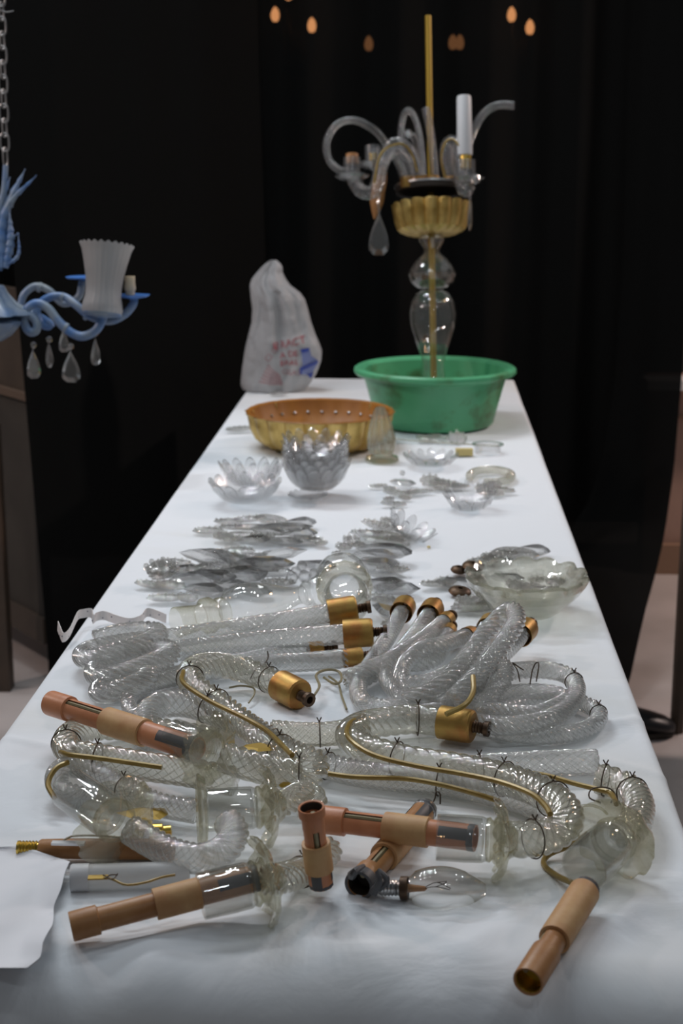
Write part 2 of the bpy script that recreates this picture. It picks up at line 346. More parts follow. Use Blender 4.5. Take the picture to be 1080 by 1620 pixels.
# brown board left of the curtain
a0 = D(-60, 985, 4.5); a1 = D(82, 1078, 4.06)
ztop = D(10, 428, 4.3)[2]; zmid = D(10, 590, 4.3)[2]
pr = thing('folding_screen', 'brown free-standing screen board at the left edge behind the blue chandelier', 'screen', (a0[0], a0[1], 0))
dirv = unit((a1-a0)*np.array((1, 1, 0))); nrmv = np.array((dirv[1], -dirv[0], 0.0)); AX = [dirv, nrmv, (0, 0, 1)]
mid = (a0+a1)/2; ln = np.linalg.norm((a1-a0)[:2])
part('lower_panel', box((mid[0], mid[1], (zmid+0.10)/2), (ln, 0.02, zmid-0.10), ax=AX), M['panel_grey'], pr, False)
part('upper_panel', box((mid[0], mid[1], (zmid+ztop)/2), (ln, 0.02, ztop-zmid-0.02), ax=AX), M['panel'], pr, False)
part('middle_rail', box((mid[0], mid[1]-0.012, zmid), (ln, 0.03, 0.02), ax=AX), solid('tan_rail', (0.13, 0.09, 0.065), 0.5), pr, False)
part('bottom_rail', box((mid[0], mid[1]-0.008, 0.135), (ln, 0.03, 0.07), ax=AX), M['panel'], pr, False)
for q in (a0, ):
    part('leg', box((q[0]-0.01, q[1]-0.012, (ztop)/2), (0.05, 0.05, ztop), ax=AX), M['wood'], pr, False)
lp = P(6, 1090, 0, 0.0); lg = box((lp[0], lp[1], 0.35), (0.045, 0.045, 0.70))
part('leg', lg, M['wood'], pr, False)
# dark wooden post, right edge (a chair seen from its leg)
cp = P(1070, 1158, 0, 0.0)
ch = thing('wooden_chair', 'dark brown wooden chair leg standing on the floor at the right edge', 'chair', (cp[0], cp[1], 0))
for dx, dy, hh in ((0, 0, 0.92), (0.40, 0, 0.92), (0.02, -0.40, 0.44), (0.40, -0.40, 0.44)):
    part('leg', tube([(cp[0]+dx, cp[1]+dy, 0.0), (cp[0]+dx+0.003, cp[1]+dy, hh*.5), (cp[0]+dx+0.012, cp[1]+dy, hh)], 0.017, 8, 0.1, rend=0.022)[:2], M['wood'], ch)
part('seat', box((cp[0]+0.21, cp[1]-0.2, 0.45), (0.44, 0.44, 0.035)), M['wood'], ch, False)
part('backrest', box((cp[0]+0.215, cp[1], 0.80), (0.40, 0.02, 0.2)), M['wood'], ch, False)
# black shoe beside the table
sp = P(1018, 1163, 0, 0.0)
sh = thing('shoe', 'black leather shoe on the floor beside the right edge of the table', 'shoe', (sp[0], sp[1], 0))
def shoe_up():
    v = []; n = 18; secs = [(-0.20, .036, .085), (-0.14, .038, .08), (-0.08, .036, .072), (-0.02, .040, .058), (0.02, .042, .046), (0.05, .036, .036), (0.068, .022, .026), (0.074, .004, .018)]
    for (s, w, h) in secs:
        for j in range(n):
            t = j*2*math.pi/n; c_, s_ = math.cos(t), math.sin(t)
            v.append((sp[0]+s, sp[1]+0.0+w*c_, 0.012+h*0.5+h*0.5*s_*(1 if s_ > 0 else 1)))
    return np.array(v), grid_faces(len(secs), n) + [tuple(range(n))]
part('upper', shoe_up(), M['shoe'], sh)
part('sole', outline_solid([(sp[0]-0.06+0.136*math.cos(t), sp[1]+0.043*math.sin(t)) for t in np.linspace(0, 2*math.pi, 20, endpoint=False)], 0.016, ((0.96, 1.0),)), M['dark'], sh, False)
# lamps glowing through the curtain, fixed on the back wall
for k, (lab, lst) in enumerate((('pair of warm candle bulbs glowing through the curtain, upper left', [(435, 20, 1), (493, 37, 1), (456, -14, 1)]),
                 ('pair of warm candle bulbs glowing through the curtain, upper right', [(809, 20, 1), (838, 40, 1)]),
                 ('faint warm bulbs glowing dimly through the curtain above the brass rod', [(583, 66, 0), (716, 64, 0), (727, 64, 0)]))):
    ps = [at_y(q[0], q[1], 5.45) for q in lst]; c0 = sum(ps)/len(ps)
    root = thing('wall_sconce', lab, 'lamp', (c0[0], 5.6, c0[2]-0.12))
    part('back_plate', box((c0[0], 5.585, c0[2]-0.12), (0.08, 0.03, 0.12)), M['dark'], root, False)
    for p, q in zip(ps, lst):
        part('arm', tube([(c0[0], 5.57, c0[2]-0.12), (p[0], 5.47, c0[2]-0.15), (p[0], 5.45, p[2]-0.03)], 0.006, 6, 0.02)[:2], M['dark'], root)
        part('candle_bulb', lathe((p[0], p[1], p[2]-0.03), (0, 0, 1), [(0.004, 0), (0.010, .003), (0.015, .016), (0.014, .030), (0.009, .042), (0.001, .050)], 12), M['glow'] if q[2] else M['glow_dim'], root)

# ------------------------------------------------------------------ table and cloth
TL = P(407, 600); TR = P(808, 600); XL = TL[0]; XR = TR[0]; YB = TR[1]; YF = P(620, 1505)[1]
XL = P(0, 1182)[0]; XR = (P(1000, 1120)[0] + TR[0])/2
tb = thing('folding_table', 'long folding table standing under the white cloth', 'table', ((XL+XR)/2, (YF+YB)/2, 0))
part('table_top', box(((XL+XR)/2, (YF+YB)/2-0.02, TOP-0.022), (XR-XL-0.03, YB-YF-0.03, 0.03)), M['table'], tb, False)
for x in (XL+0.08, XR-0.08):
    for y in (YF+0.25, YB-0.2):
        part('leg', tube([(x, y, 0), (x, y, TOP-0.035)], 0.014, 8, 0.3)[:2], M['steel'], tb)
def fold(e, R):
    if e <= 0: return 0.0, 0.0
    if e < R*math.pi/2: return R*math.sin(e/R), R*(1-math.cos(e/R))
    return R, R + e - R*math.pi/2
FOLDS = [(*P(a, b)[:2], *P(c, d)[:2], hh, ww) for a, b, c, d, hh, ww in ((130, 1520, 430, 1450, .0045, .012), (330, 1570, 620, 1500, .004, .014), (100, 1450, 330, 1420, .003, .008), (1000, 1137, 880, 1165, .006, .010), (920, 1190, 1060, 1235, .004, .009), (10, 1165, 190, 1200, .003, .006), (640, 1560, 800, 1470, .004, .016), (900, 1520, 1060, 1400, .005, .016), (700, 1480, 760, 1400, .003, .010), (60, 1240, 230, 1350, .002, .012), (820, 900, 930, 1010, .002, .01))]
def cloth_h(x, y):
    """small creases of the cloth on the table top (metres)"""
    v = Vector((x*3.0, y*2.2, 0)); h = 0.0016*noise.noise(v) 
    h += 0.0011*noise.noise(Vector((x*9+3, y*5, 2)))
    w = max(0.0, min(1.0, (YF+0.42-y)/0.35))
    r = 1-abs(noise.noise(Vector((x*5.5+y*3.0, y*7.0-x*2.0, 5))))*2
    h += 0.0065*w*max(0, r-0.25)
    for (ax_, ay_, bx_, by_, hh, ww) in FOLDS:
        dx, dy = bx_-ax_, by_-ay_; t = ((x-ax_)*dx+(y-ay_)*dy)/(dx*dx+dy*dy)
        if -0.25 < t < 1.25:
            q = math.hypot(x-ax_-t*dx, y-ay_-t*dy); k = math.sin(math.pi*(t+0.25)/1.5)
            h += hh*k*math.exp(-(q/ww)**2)
    e = max(0.0, 1-abs(x-XR)/0.10)
    h += 0.004*e*max(0, noise.noise(Vector((x*10, y*6, 9))))*(1 if y < 2.3 else 0.3)
    return h - 0.002
def cloth():
    xs = np.concatenate([XL - np.array([0.40, 0.32, 0.24, 0.16, 0.10, 0.06, 0.03, 0.018, 0.012, 0.006]), np.linspace(XL, XR, 130), XR + np.array([0.006, 0.012, 0.018, 0.03, 0.06, 0.10, 0.16, 0.24, 0.32, 0.40])])
    ys = np.concatenate([YF - np.linspace(0.62, 0.012, 44), np.linspace(YF, YF+1.0, 190), np.linspace(YF+1.01, YB, 120), YB + np.array([0.006, 0.012, 0.02, 0.05, 0.1, 0.2, 0.35])])
    v = []
    for y in ys:
        for x in xs:
            ex = max(XL-x, x-XR, 0); sx = -1 if x < XL else 1
            eyf = max(YF-y, 0); eyb = max(y-YB, 0)
            ox, dzx = fold(ex, 0.010); of, dzf = fold(eyf, 0.055); ob, dzb = fold(eyb, 0.012)
            X = min(max(x, XL), XR) + sx*ox; Y = min(max(y, YF), YB) - of + ob
            drop = max(dzx, dzf, dzb)
            if ex > 0.03: X += sx*(0.012*math.sin(y*17+sx)*min(1, ex*4) + 0.02*ex)
            if eyf > 0.03: Y -= (0.011*math.sin(x*19+0.6) + 0.006*math.sin(x*41))*min(1, eyf*3.0) + 0.10*eyf
            Z = TOP + (cloth_h(x, y) if drop == 0 else cloth_h(min(max(x, XL), XR), min(max(y, YF), YB))*max(0, 1-drop*20)) - drop
            v.append((X, Y, Z))
    return np.array(v), grid_faces(len(ys), len(xs), close_c=False)
o = part('tablecloth', cloth(), M['cloth'], None, True)
tag(o, 'white creased cloth draped over the whole long table', 'tablecloth')
# loose white sheet at the front left corner
def sheet():
    nu, nv = 40, 44; v = []
    for j in range(nv):
        t = j/(nv-1)
        yy = 1338 + t*(1531-1338)
        right = np.interp(t, [0, 0.09, 0.16, 0.3, 0.5, 0.65, 0.8, 0.92, 1.0], [40, 112, 108, 98, 86, 82, 68, 62, 44]) + 1.2*math.sin(t*23)
        for i in range(nu):
            u = i/(nu-1); px = -160 + (right+160)*u
            top = 1338 + max(0, px-35)*0.33 if px > 35 else 1338 + (35-px)*0.05
            pyy = max(yy, top) if t < 0.2 else yy
            e = min(1-u, t, 1.0)
            h = 0.006 + 0.006*math.sin(u*5+t*3)**2 + 0.010*max(0, 1-(1-u)*7)*abs(math.sin(t*6)) 
            v.append(P(px, pyy, h))
    v = np.array(v); n = len(v); low = v.copy(); low[:, 2] -= 0.0012
    f = grid_faces(nv, nu, close_c=False); f2 = [tuple(i+n for i in reversed(q)) for q in f]
    return np.vstack([v, low]), f + f2
o = part('folded_sheet', sheet(), solid('white_felt', (0.80, 0.82, 0.86), 0.9), None, True)
tag(o, 'loose white folded sheet with a ragged edge at the front left corner', 'cloth')

# ------------------------------------------------------------------ green basin
yb_c = P(690, 688)[1] + 0.137; bc = np.array([at_y(687, 640, yb_c)[0], yb_c, TOP])
gb = thing('basin', 'green plastic wash basin with stained sides at the far end of the table', 'basin', bc)
prof = [(0.001, 0.003), (0.132, 0.003), (0.137, 0.008), (0.145, 0.04), (0.155, 0.08), (0.164, 0.112), (0.172, 0.117), (0.182, 0.118), (0.187, 0.124), (0.186, 0.131), (0.180, 0.135), (0.170, 0.134), (0.160, 0.128), (0.150, 0.085), (0.140, 0.04), (0.131, 0.010), (0.001, 0.008)]
part('tub', lathe(bc, (0, 0, 1), prof, 72), M['green'], gb)
part('stain', MB().add(*lathe(bc+np.array((0, 0, 0.012)), (0, 0, 1), [(0.1380, 0.0), (0.1445, 0.03), (0.1515, 0.06), (0.1600, 0.088)], 7, skip=(math.radians(-72.0), math.radians(282))))
     , solid('brown_grime', (0.07, 0.15, 0.045), 0.6), gb)
# ------------------------------------------------------------------ gold dish
yg = P(500, 722)[1] + 0.112; gc = np.array([at_y(506, 690, yg)[0], yg, TOP])
gd = thing('gilded_dish', 'large round gilded dish with ribbed sides and ochre inside, left of the green basin', 'dish', gc)
def melon(n, a): return lambda t, r, s: (r*(1 + a*(abs(math.cos(n*t/2))**0.7 - 0.7)), s)
part('side', lathe(gc, (0, 0, 1), [(0.001, 0.002), (0.090, 0.002), (0.118, 0.006), (0.138, 0.022), (0.148, 0.042), (0.152, 0.060), (0.154, 0.072), (0.158, 0.0765)], 192, mod=melon(20, 0.085)), M['gold_leaf'], gd)
part('inside', lathe(gc, (0, 0, 1), [(0.1585, 0.0765), (0.1555, 0.079), (0.149, 0.076), (0.140, 0.05), (0.120, 0.028), (0.08, 0.018), (0.001, 0.016)], 192, mod=lambda t, r, s: (r*(1+(0.012*(abs(math.cos(11*t))-0.7) if r > .13 else 0)), s)), M['gold_in'], gd)
for k in range(9):
    t = math.radians(40+k*13); q = gc + np.array((0.138*math.cos(t), 0.138*math.sin(t), 0.05))
    part('bright_dot', lathe(q, (-math.cos(t), -math.sin(t), 0.5), [(0.0035, 0), (0.003, 0.002), (0.0005, 0.003)], 8), M['steel'], gd)  # row of small bright steel dots along the inside wall

# ------------------------------------------------------------------ half assembled chandelier in the basin
ZC0 = float(np.dot(bc - CAM, FW)); PX = ZC0/F
rod = thing('standing_chandelier', 'half-assembled glass chandelier with a brass rod standing in the green basin', 'chandelier', bc + np.array((0, 0, 0.01)))
def R0(px, py, dz=0.0): return D(px, py, ZC0 + dz)
base = bc + np.array((0.0, 0, 0.012)); top = R0(677, 25)
axd = unit(top-base); tl_ = np.linalg.norm(top-base)
def onaxis(py):
    best = min(np.linspace(0, 1, 1200), key=lambda t: abs(((base+(top-base)*t-CAM) @ UP)/((base+(top-base)*t-CAM) @ FW) + (py-810)/F)); return base + (top-base)*best
part('rod', tube([base, (base+top)/2, top], 0.0072, 12, 0.2)[:2], M['rod'], rod)
def axprof(lst):                  # [(radius px, row px)] -> lathe around the rod
    return [(r*PX, float(np.dot(onaxis(y)-base, axd))) for r, y in lst]
part('lower_vase', lathe(base, axd, axprof([(19, 607), (18, 592), (16, 578), (20, 562), (28, 540), (35, 516), (37, 497), (34, 478), (26, 464), (15, 458)]), 40), M['clear'], rod)
part('upper_vase', lathe(base, axd, axprof([(14, 457), (24, 455), (34, 447), (38, 435), (34, 424), (24, 411), (14, 402), (12, 395), (17, 387), (21, 380), (19, 373), (10, 371)]), 40), M['clear'], rod)
part('gilded_bowl', lathe(base, axd, axprof([(8, 371), (40, 370), (52, 364), (57, 350), (59, 338), (61, 324), (60, 323)]), 160, mod=melon(16, 0.10)), M['gold_leaf'], rod)
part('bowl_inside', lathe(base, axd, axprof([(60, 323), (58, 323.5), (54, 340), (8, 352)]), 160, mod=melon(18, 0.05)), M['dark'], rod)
part('black_plate', lathe(base, axd, axprof([(5, 305), (55, 305), (57, 300), (55, 296), (5, 296)]), 48), M['dark'], rod)
part('plate_edge', lathe(base, axd, axprof([(55, 297), (58, 297), (58, 294), (55, 294)]), 48), M['steel'], rod)
def rope(name, pts, d, m, parent, lobes=9, amp=0.27, pitch=1.0, step=None, ends=True, per=5):
    r = d/2; v, f, c, T = tube(pts, r, lobes=lobes, amp=amp, twist=pitch/r, step=step or max(0.0016, r*0.17), ends=ends, per=per)
    o = part(name, (v, f), m, parent); return o, c, T
def farrope(pts, dpx, cap=None, cordpx=None):
    w = [D(x, y, ZC0+dz) for x, y, dz in pts]
    rope('twisted_tube', w, dpx*PX, M['rope_far'], rod, lobes=8, step=0.004, pitch=1.2)
    if cap: part('brass_socket', lathe(D(cap[0], cap[1], ZC0+cap[2]), axd, [(0.001, -0.012), (0.015, -0.012), (0.017, -0.008), (0.017, 0.012), (0.012, 0.014)], 16), M['gold_cap'], rod)
    if cordpx: part('cord', tube([D(x, y, ZC0+dz) for x, y, dz in cordpx], 0.0028, 6, 0.006)[:2], M['cord'], rod)
farrope([(640, 285, .03), (630, 258, .03), (612, 230, .02), (592, 206, 0), (562, 191, -.02), (534, 197, -.04), (517, 224, -.05), (521, 254, -.05), (540, 271, -.05), (552, 272, -.05)], 12)
farrope([(669, 285, .05), (668, 250, .06), (663, 210, .08), (655, 184, .09), (646, 174, .1), (638, 184, .11), (634, 214, .11), (637, 245, .11), (652, 250, .1), (656, 228, .08), (651, 212, .06)], 11, cap=(675, 288, .04))
farrope([(688, 285, -.02), (685, 245, -.02), (680, 205, -.02), (673, 171, -.02)], 13, cap=(684, 288, -.02))
farrope([(728, 285, .05), (738, 240, .05), (748, 208, .05), (765, 180, .05), (786, 167, .05), (813, 167, .05)], 13)
farrope([(646, 285, -.05), (641, 262, -.06), (630, 244, -.07), (612, 246, -.08), (602, 266, -.09), (598, 288, -.1), (588, 304, -.1), (572, 302, -.1), (561, 288, -.1), (558, 278, -.1)], 21, cap=(645, 289, -.05), cordpx=[(660, 272, -.08), (652, 245, -.09), (636, 228, -.1), (612, 234, -.11), (599, 252, -.12), (592, 290, -.12)])
farrope([(662, 285, -.02), (655, 255, -.02), (640, 232, -.03), (622, 228, -.03), (610, 245, -.03), (600, 275, -.04)], 20, cap=(662, 289, -.02))
farrope([(713, 285, -.05), (706, 255, -.06), (707, 232, -.07), (716, 224, -.08), (726, 240, -.09), (727, 268, -.1), (731, 295, -.1), (737, 302, -.1), (742, 292, -.1)], 20, cap=(712, 289, -.05), cordpx=[(704, 282, -.08), (698, 250, -.09), (704, 226, -.1), (716, 220, -.1), (728, 232, -.11)])
def cupfar(px, py, dz):
    q = D(px, py, ZC0+dz)
    part('candle_cup', lathe(q, axd, [(0.004, -0.012), (0.012, -0.006), (0.018, 0), (0.019, 0.01), (0.019, 0.045), (0.0175, 0.045), (0.0175, 0.006), (0.003, 0.004)], 24), M['rope_far'], rod)
    part('drip_pan', lathe(q, axd, [(0.012, -0.006), (0.026, -0.004), (0.036, 0.002), (0.037, 0.005), (0.030, 0.004), (0.014, 0.0)], 40, mod=lambda t, r, s: (r*(1+0.08*math.cos(8*t)) if r > .02 else r, s)), M['rope_far'], rod)
cupfar(557, 281, -.1); cupfar(590, 262, -.03); cupfar(739, 285, -.1)
part('brass_sleeve', lathe(D(590, 258, ZC0-.03), axd, [(0.008, 0), (0.010, 0.001), (0.010, 0.022), (0.008, 0.023)], 16), M['brass'], rod)
part('brass_sleeve', lathe(D(736, 268, ZC0-.1), axd, [(0.012, 0), (0.014, 0.001), (0.014, 0.035), (0.012, 0.036)], 16), M['brass'], rod)
part('candle_sleeve', lathe(D(735, 246, ZC0-.1), axd, [(0.006, 0), (0.0165, 0.0), (0.0175, 0.003), (0.0165, 0.128), (0.015, 0.134), (0.0135, 0.132), (0.0135, 0.10)], 24), M['white'], rod)
part('candle_sleeve', lathe(D(557, 262, ZC0-.1), axd, [(0.014, 0.004), (0.014, 0.026), (0.012, 0.027), (0.001, 0.027)], 20), M['tan'], rod)
part('hanging_sleeve', lathe(D(604, 262, ZC0-.02), unit(D(592, 346, ZC0-.02)-D(604, 262, ZC0-.02)), [(0.001, 0), (0.012, 0.001), (0.0165, 0.03), (0.016, 0.085), (0.010, 0.105), (0.002, 0.125)], 20), M['tan'], rod)
def teardrop2(w, h, n=10):
    o = [(0, h/2)]
    for k in range(1, n): 
        t = k/n; yy = h/2 - h*t; ww = w/2*math.sin(math.pi*min(1, t*0.62+0.0))**1.2 if t < .8 else w/2*math.sqrt(max(0, 1-((t-.8)/.2)**2*0.75))
        o.append((ww, yy))
    o.append((w*0.22, -h/2)); return o + [(-x, y) for x, y in reversed(o[1:])]
def hang_drop(name, c, w, h, th, m, parent, yaw=0.0, ins=((0.72, 1.0),)):
    v, f = outline_solid(teardrop2(w, h), th, ins); v = np.column_stack([v[:, 0], v[:, 2]-th/2, v[:, 1]])
    ca, sa = math.cos(yaw), math.sin(yaw); v = v @ np.array([[ca, sa, 0], [-sa, ca, 0], [0, 0, 1]])
    o = part(name, (v + np.array(c), f), m, parent, False); return o
hd = hang_drop('crystal_drop', D(599, 369, ZC0-.1), 0.046, 0.098, 0.010, M['crystal'], rod)
part('hook', tube([D(600, 337, ZC0-.1), D(598, 322, ZC0-.1), D(601, 308, ZC0-.1)], 0.0035, 6, 0.006)[:2], M['rope_far'], rod)
hang_drop('crystal_drop', D(743, 340, ZC0-.1), 0.014, 0.072, 0.008, M['crystal'], rod, yaw=1.2)
part('hook', tube([D(743, 316, ZC0-.1), D(744, 302, ZC0-.1)], 0.003, 6, 0.006)[:2], M['rope_far'], rod)
for (x, y) in ((645, 212), (752, 283)):
    part('glass_knob', lathe(D(x, y, ZC0-.02 if x < 700 else ZC0-.13), (0, 0, 1), [(0.001, -.012), (.008, -.009), (.012, 0), (.008, .009), (.001, .012)], 14), M['rope_far'], rod)

# ------------------------------------------------------------------ blue hanging chandelier, left
ZB = 3.0; QX = ZB/F
def B(x, y, dz=0.0): return D(x, y, ZB+dz)
bl = thing('blue_chandelier', 'blue and white glass chandelier with crystal drops hanging from a chain at the left', 'chandelier', B(-20, 520))
def btube(name, pts, dpx, m=None, rend=None, parent=None):
    w = [B(*p) if len(p) == 3 else B(p[0], p[1]) for p in pts]
    return part(name, tube(w, dpx*QX/2, 12, 0.004, rend=None if rend is None else rend*QX/2)[:2], m or M['blue'], parent or bl)
btube('arm', [(8, 505, .02), (30, 498), (48, 500), (58, 512), (56, 524), (46, 524), (38, 508), (42, 490), (58, 480), (76, 488), (92, 508), (112, 526), (132, 532), (152, 522), (162, 504), (163, 494)], 14, M['blue'])
btube('arm', [(10, 500, .05), (50, 497, .05), (80, 513, .05), (70, 515, .05), (58, 500, .04), (62, 482, .04), (80, 470, .04), (102, 470, .04), (122, 484, .03), (142, 500, .03), (172, 508, .03), (196, 498, .03), (210, 482, .03), (212, 470, .03)], 13, M['blue'])
btube('arm', [(10, 492, .1), (30, 486, .1), (38, 466, .1), (56, 453, .1), (78, 460, .1), (100, 480, .1), (124, 470, .1), (130, 445, .1)], 12, M['pale'])
for (x, y, dz, a, b) in ((105, 517, 0, 10, 0), (138, 497, .03, 9, 0), (64, 453, .1, 8, 0), (99, 469, .04, 8, 0)):
    part('collar', lathe(B(x, y, dz)-np.array((0.006, 0, 0)), (1, 0, -.5), [(0.004, 0), (0.0105, 0.002), (0.0105, 0.008), (0.004, 0.011)], 16), M['pale'], bl)
part('plate', lathe(B(211, 469, .03), (0, 0, 1), [(0.004, -0.010), (0.010, -0.004), (0.030, 0), (0.033, 0.003), (0.01, 0.003), (0.001, 0.003)], 28, mod=lambda t, r, s: (r*(1+0.06*math.cos(6*t)), s)), M['blue_strong'], bl)
part('plate', lathe(B(132, 440, .1), (0, 0, 1), [(0.004, -0.006), (0.012, -0.002), (0.034, 0), (0.036, 0.003), (0.01, 0.003), (0.001, 0.003)], 28), M['blue_strong'], bl)
sk = part('socket', lathe(B(206, 466, .03), (0, 0, 1), [(0.001, 0), (0.009, 0), (0.009, 0.006), (0.0115, 0.012), (0.010, 0.025), (0.0105, 0.026), (0.0105, 0.036), (0.001, 0.037)], 18), M['cream'], bl)
sd0 = B(161, 497); sd1 = B(169, 388); sax = unit(sd1-sd0)
part('plate', lathe(sd0, sax, [(0.004, -0.012), (0.014, -0.006), (0.038, -0.002), (0.040, 0.001), (0.01, 0.002), (0.001, 0.002)], 28), M['blue'], bl)
HS = np.linalg.norm(sd1-sd0)
fl = lambda t, r, s: (r*(1+0.010*math.cos(24*t)), s + (0.0022*math.cos(24*t) if s > HS*0.93 else 0))
shd = part('lamp_shade', lathe(sd0, sax, [(0.037, 0.0), (0.040, 0.008), (0.038, 0.022), (0.035, 0.034), (0.0345, 0.05), (0.037, 0.075), (0.042, 0.10), (0.048, 0.125), (0.053, HS), (0.0515, HS), (0.0465, 0.125), (0.0405, 0.10), (0.0355, 0.075), (0.033, 0.05)], 144, mod=fl), M['frost'], bl)
# central lobes and plume
part('center_bowl', lathe(B(-22, 530), (0, 0, 1), [(0.002, -0.02), (0.03, -0.012), (0.05, 0.0), (0.066, 0.018), (0.070, 0.028), (0.06, 0.033), (0.001, 0.035)], 60, mod=melon(12, 0.08)), M['pale'], bl)
part('center_leaf', lathe(B(-18, 492), (0.05, 0, 1), [(0.078, -0.002), (0.072, 0.006), (0.052, 0.016), (0.036, 0.035), (0.028, 0.05), (0.001, 0.055)], 72, mod=lambda t, r, s: (r*(1+0.10*math.cos(9*t)), s)), M['pale'], bl)
def plume(base, tip, bend, w, th=0.004):
    b0, t0 = np.array(base), np.array(tip); n = 48; mid = (b0+t0)/2 + np.array(bend); mb = MB()
    c, s = spline([b0, mid, t0], np.linalg.norm(t0-b0)/n); T, X, Y = frames(c); v = []
    for i in range(len(c)):
        u = i/(len(c)-1); ww = w*math.sin(math.pi*min(1, u*0.9+0.1))**0.7*(1-u*0.6); ww *= 0.62 + 0.38*(1-(u*8) % 1)
        side = unit(np.cross(T[i], FW))
        for k, off in enumerate((-1, 0, 1, 0)):
            v.append(c[i] + side*ww*off + FW*(-th if k == 1 else th if k == 3 else 0)*(1 if off == 0 else 0))
    return np.array(v), grid_faces(len(c), 4)
for (b_, t_, bn, w) in (((-4, 428), (40, 267), (-0.016, 0, 0.004), 17), ((2, 424), (58, 277), (-0.028, 0, 0.018), 13), ((-16, 425), (16, 280), (-0.010, 0, 0.0), 18), ((8, 424), (14, 330), (0.006, 0, 0), 12), ((4, 422), (29, 368), (0.014, 0, -0.012), 5)):
    part('plume', plume(B(*b_), B(*t_), bn, w*QX), M['blue'], bl)
btube('scroll', [(-2, 420), (12, 412), (20, 395), (18, 380), (29, 368)], 4, M['pale'], rend=1.5)
btube('stem', [(-20, 520), (-14, 440), (-2, 340), (6, 300), (9, 262)], 9, M['pale'])
# chain
for k in range(13):
    y = 258 - k*23.0; x = 8 - k*0.62
    c0 = B(x, y-10); n = 20; pts = []
    for j in range(n):
        t = 2*math.pi*j/n; a = math.copysign(abs(math.cos(t))**0.7, math.cos(t))*0.0085; b_ = math.copysign(abs(math.sin(t))**0.7, math.sin(t))*0.0175
        sd = np.array((1, 0, 0)) if k % 2 else unit((0.25, 1, 0)); pts.append(c0 + sd*a + np.array((0, 0, b_)))
    pts.append(pts[0]); part('chain_link', tube(pts, 0.0020, 6, 0.003, ends=False)[:2], M['chrome'], bl)
btube('ceiling_hook', [(-12, 6), (-2, 14), (8, 19), (22, 17)], 4, M['chrome'], rend=1)
for (x, y, w, h, dz, yaw) in ((53, 575, 22, 48, -.0, .3), (78, 562, 14, 40, .05, .9), (112, 579, 30, 52, 0, 0), (151, 555, 18, 46, .02, .7), (101, 538, 18, 40, .1, .5)):
    hang_drop('crystal_drop', B(x, y, dz), w*QX, h*QX, 0.012, M['crystal'], bl, yaw, ((0.66, 1.0),))
    part('crystal_bead', lathe(B(x, y-h/2-5, dz), (0, 0, 1), [(0.001, -.007), (.0055, -.004), (.0065, 0), (.0055, .004), (.001, .007)], 8), M['crystal'], bl, False)

# ------------------------------------------------------------------ carrier bag
BAGY = P(470, 622)[1] + 0.05
rows = [(422, 428, 437), (428, 419, 444), (434, 413, 447), (442, 406, 447), (452, 398, 452), (462, 395, 459), (474, 396, 475), (484, 397, 482), (500, 399, 487), (520, 398, 492), (540, 393, 499), (556, 389, 506), (566, 387, 509), (580, 385, 508), (592, 383, 504), (602, 382, 500), (612, 381, 494), (620, 381, 488), (626, 384, 484)]
def bag_xz(py): 
    l = np.interp(py, [r[0] for r in rows], [r[1] for r in rows]); r = np.interp(py, [r[0] for r in rows], [r[2] for r in rows]); return l, r
BZ0 = TOP + 0.004; zB = at_y(440, 626, BAGY)[2]
def bag_pt(px, py, off=0.0, back=False):
    l, r = bag_xz(py); u = (px-(l+r)/2)/((r-l)/2+1e-6); u = max(-1, min(1, u))
    w = at_y((l+r)/2, py, BAGY); hw = (r-l)/2*1.5e-3; dep = min(0.062, hw*0.75)
    tt = min(1, (py-422)/40); 
    wr = 0.014*noise.noise(Vector((u*2.2, py*0.012, 3.0)))*tt*2 + 0.016*(0.35-abs(noise.noise(Vector((u*3.4+py*0.012, py*0.010, 7)))))+0.010*(0.3-abs(noise.noise(Vector((u*5-py*0.02, py*0.03, 11)))))*tt
    y = -dep*math.sqrt(max(0, 1-u*u)) * (-1 if back else 1)
    crease = 0.034*math.exp(-((px-442-(py-480)*0.02)/5.0)**2)*(1 if 468 < py < 590 else 0)*(1-abs(py-520)/75 if abs(py-520) < 75 else 0)
    q = at_y(px, py, BAGY)
    y2 = BAGY + y + (wr if not back else -wr)*math.sqrt(max(0, 1-u*u)) + (crease if not back else 0) - off
    q = q.copy(); q[1] = y2; q[2] = max(TOP+0.002, TOP+0.002 + (q[2]-zB)*(1.0)); return q
def bag():
    pys = np.linspace(422, 626, 90); n = 64; v = []
    for py in pys:
        l, r = bag_xz(py)
        for j in range(n):
            t = 2*math.pi*j/n; px = (l+r)/2 + (r-l)/2*math.cos(t)*0.999
            v.append(bag_pt(px, py, 0, back=math.sin(t) > 0))
    f = grid_faces(len(pys), n); f.append(tuple(range(n))); f.append(tuple((len(pys)-1)*n+j for j in range(n-1, -1, -1)))
    return np.array(v), f
bg = tag(part('carrier_bag', bag(), M['bag'], None, True, loc=(at_y(445, 620, BAGY)[0], BAGY, TOP)), 'white plastic carrier bag with red lettering and blue mark at the far left corner', 'bag')
def print_text(txt, px, py, size, m, rot=0.0, name='lettering'):
    cu = bpy.data.curves.new('lettering', 'FONT'); cu.body = txt; cu.size = size
    o = bpy.data.objects.new('tmp', cu); COL.objects.link(o); bpy.context.view_layer.update()
    me = o.to_mesh(); vs = np.array([v.co[:] for v in me.vertices]); fs = [tuple(p.vertices) for p in me.polygons]; o.to_mesh_clear()
    bpy.data.objects.remove(o)
    ca, sa = math.cos(rot), math.sin(rot)
    w = [bag_pt(px + ca*x - sa*y, py - (sa*x + ca*y), 0.0025) for x, y, _ in vs]
    return part(name, (np.array(w), fs), m, bg, False)
print_text('BRACT', 437, 560, 16, M['red'], 0.22)
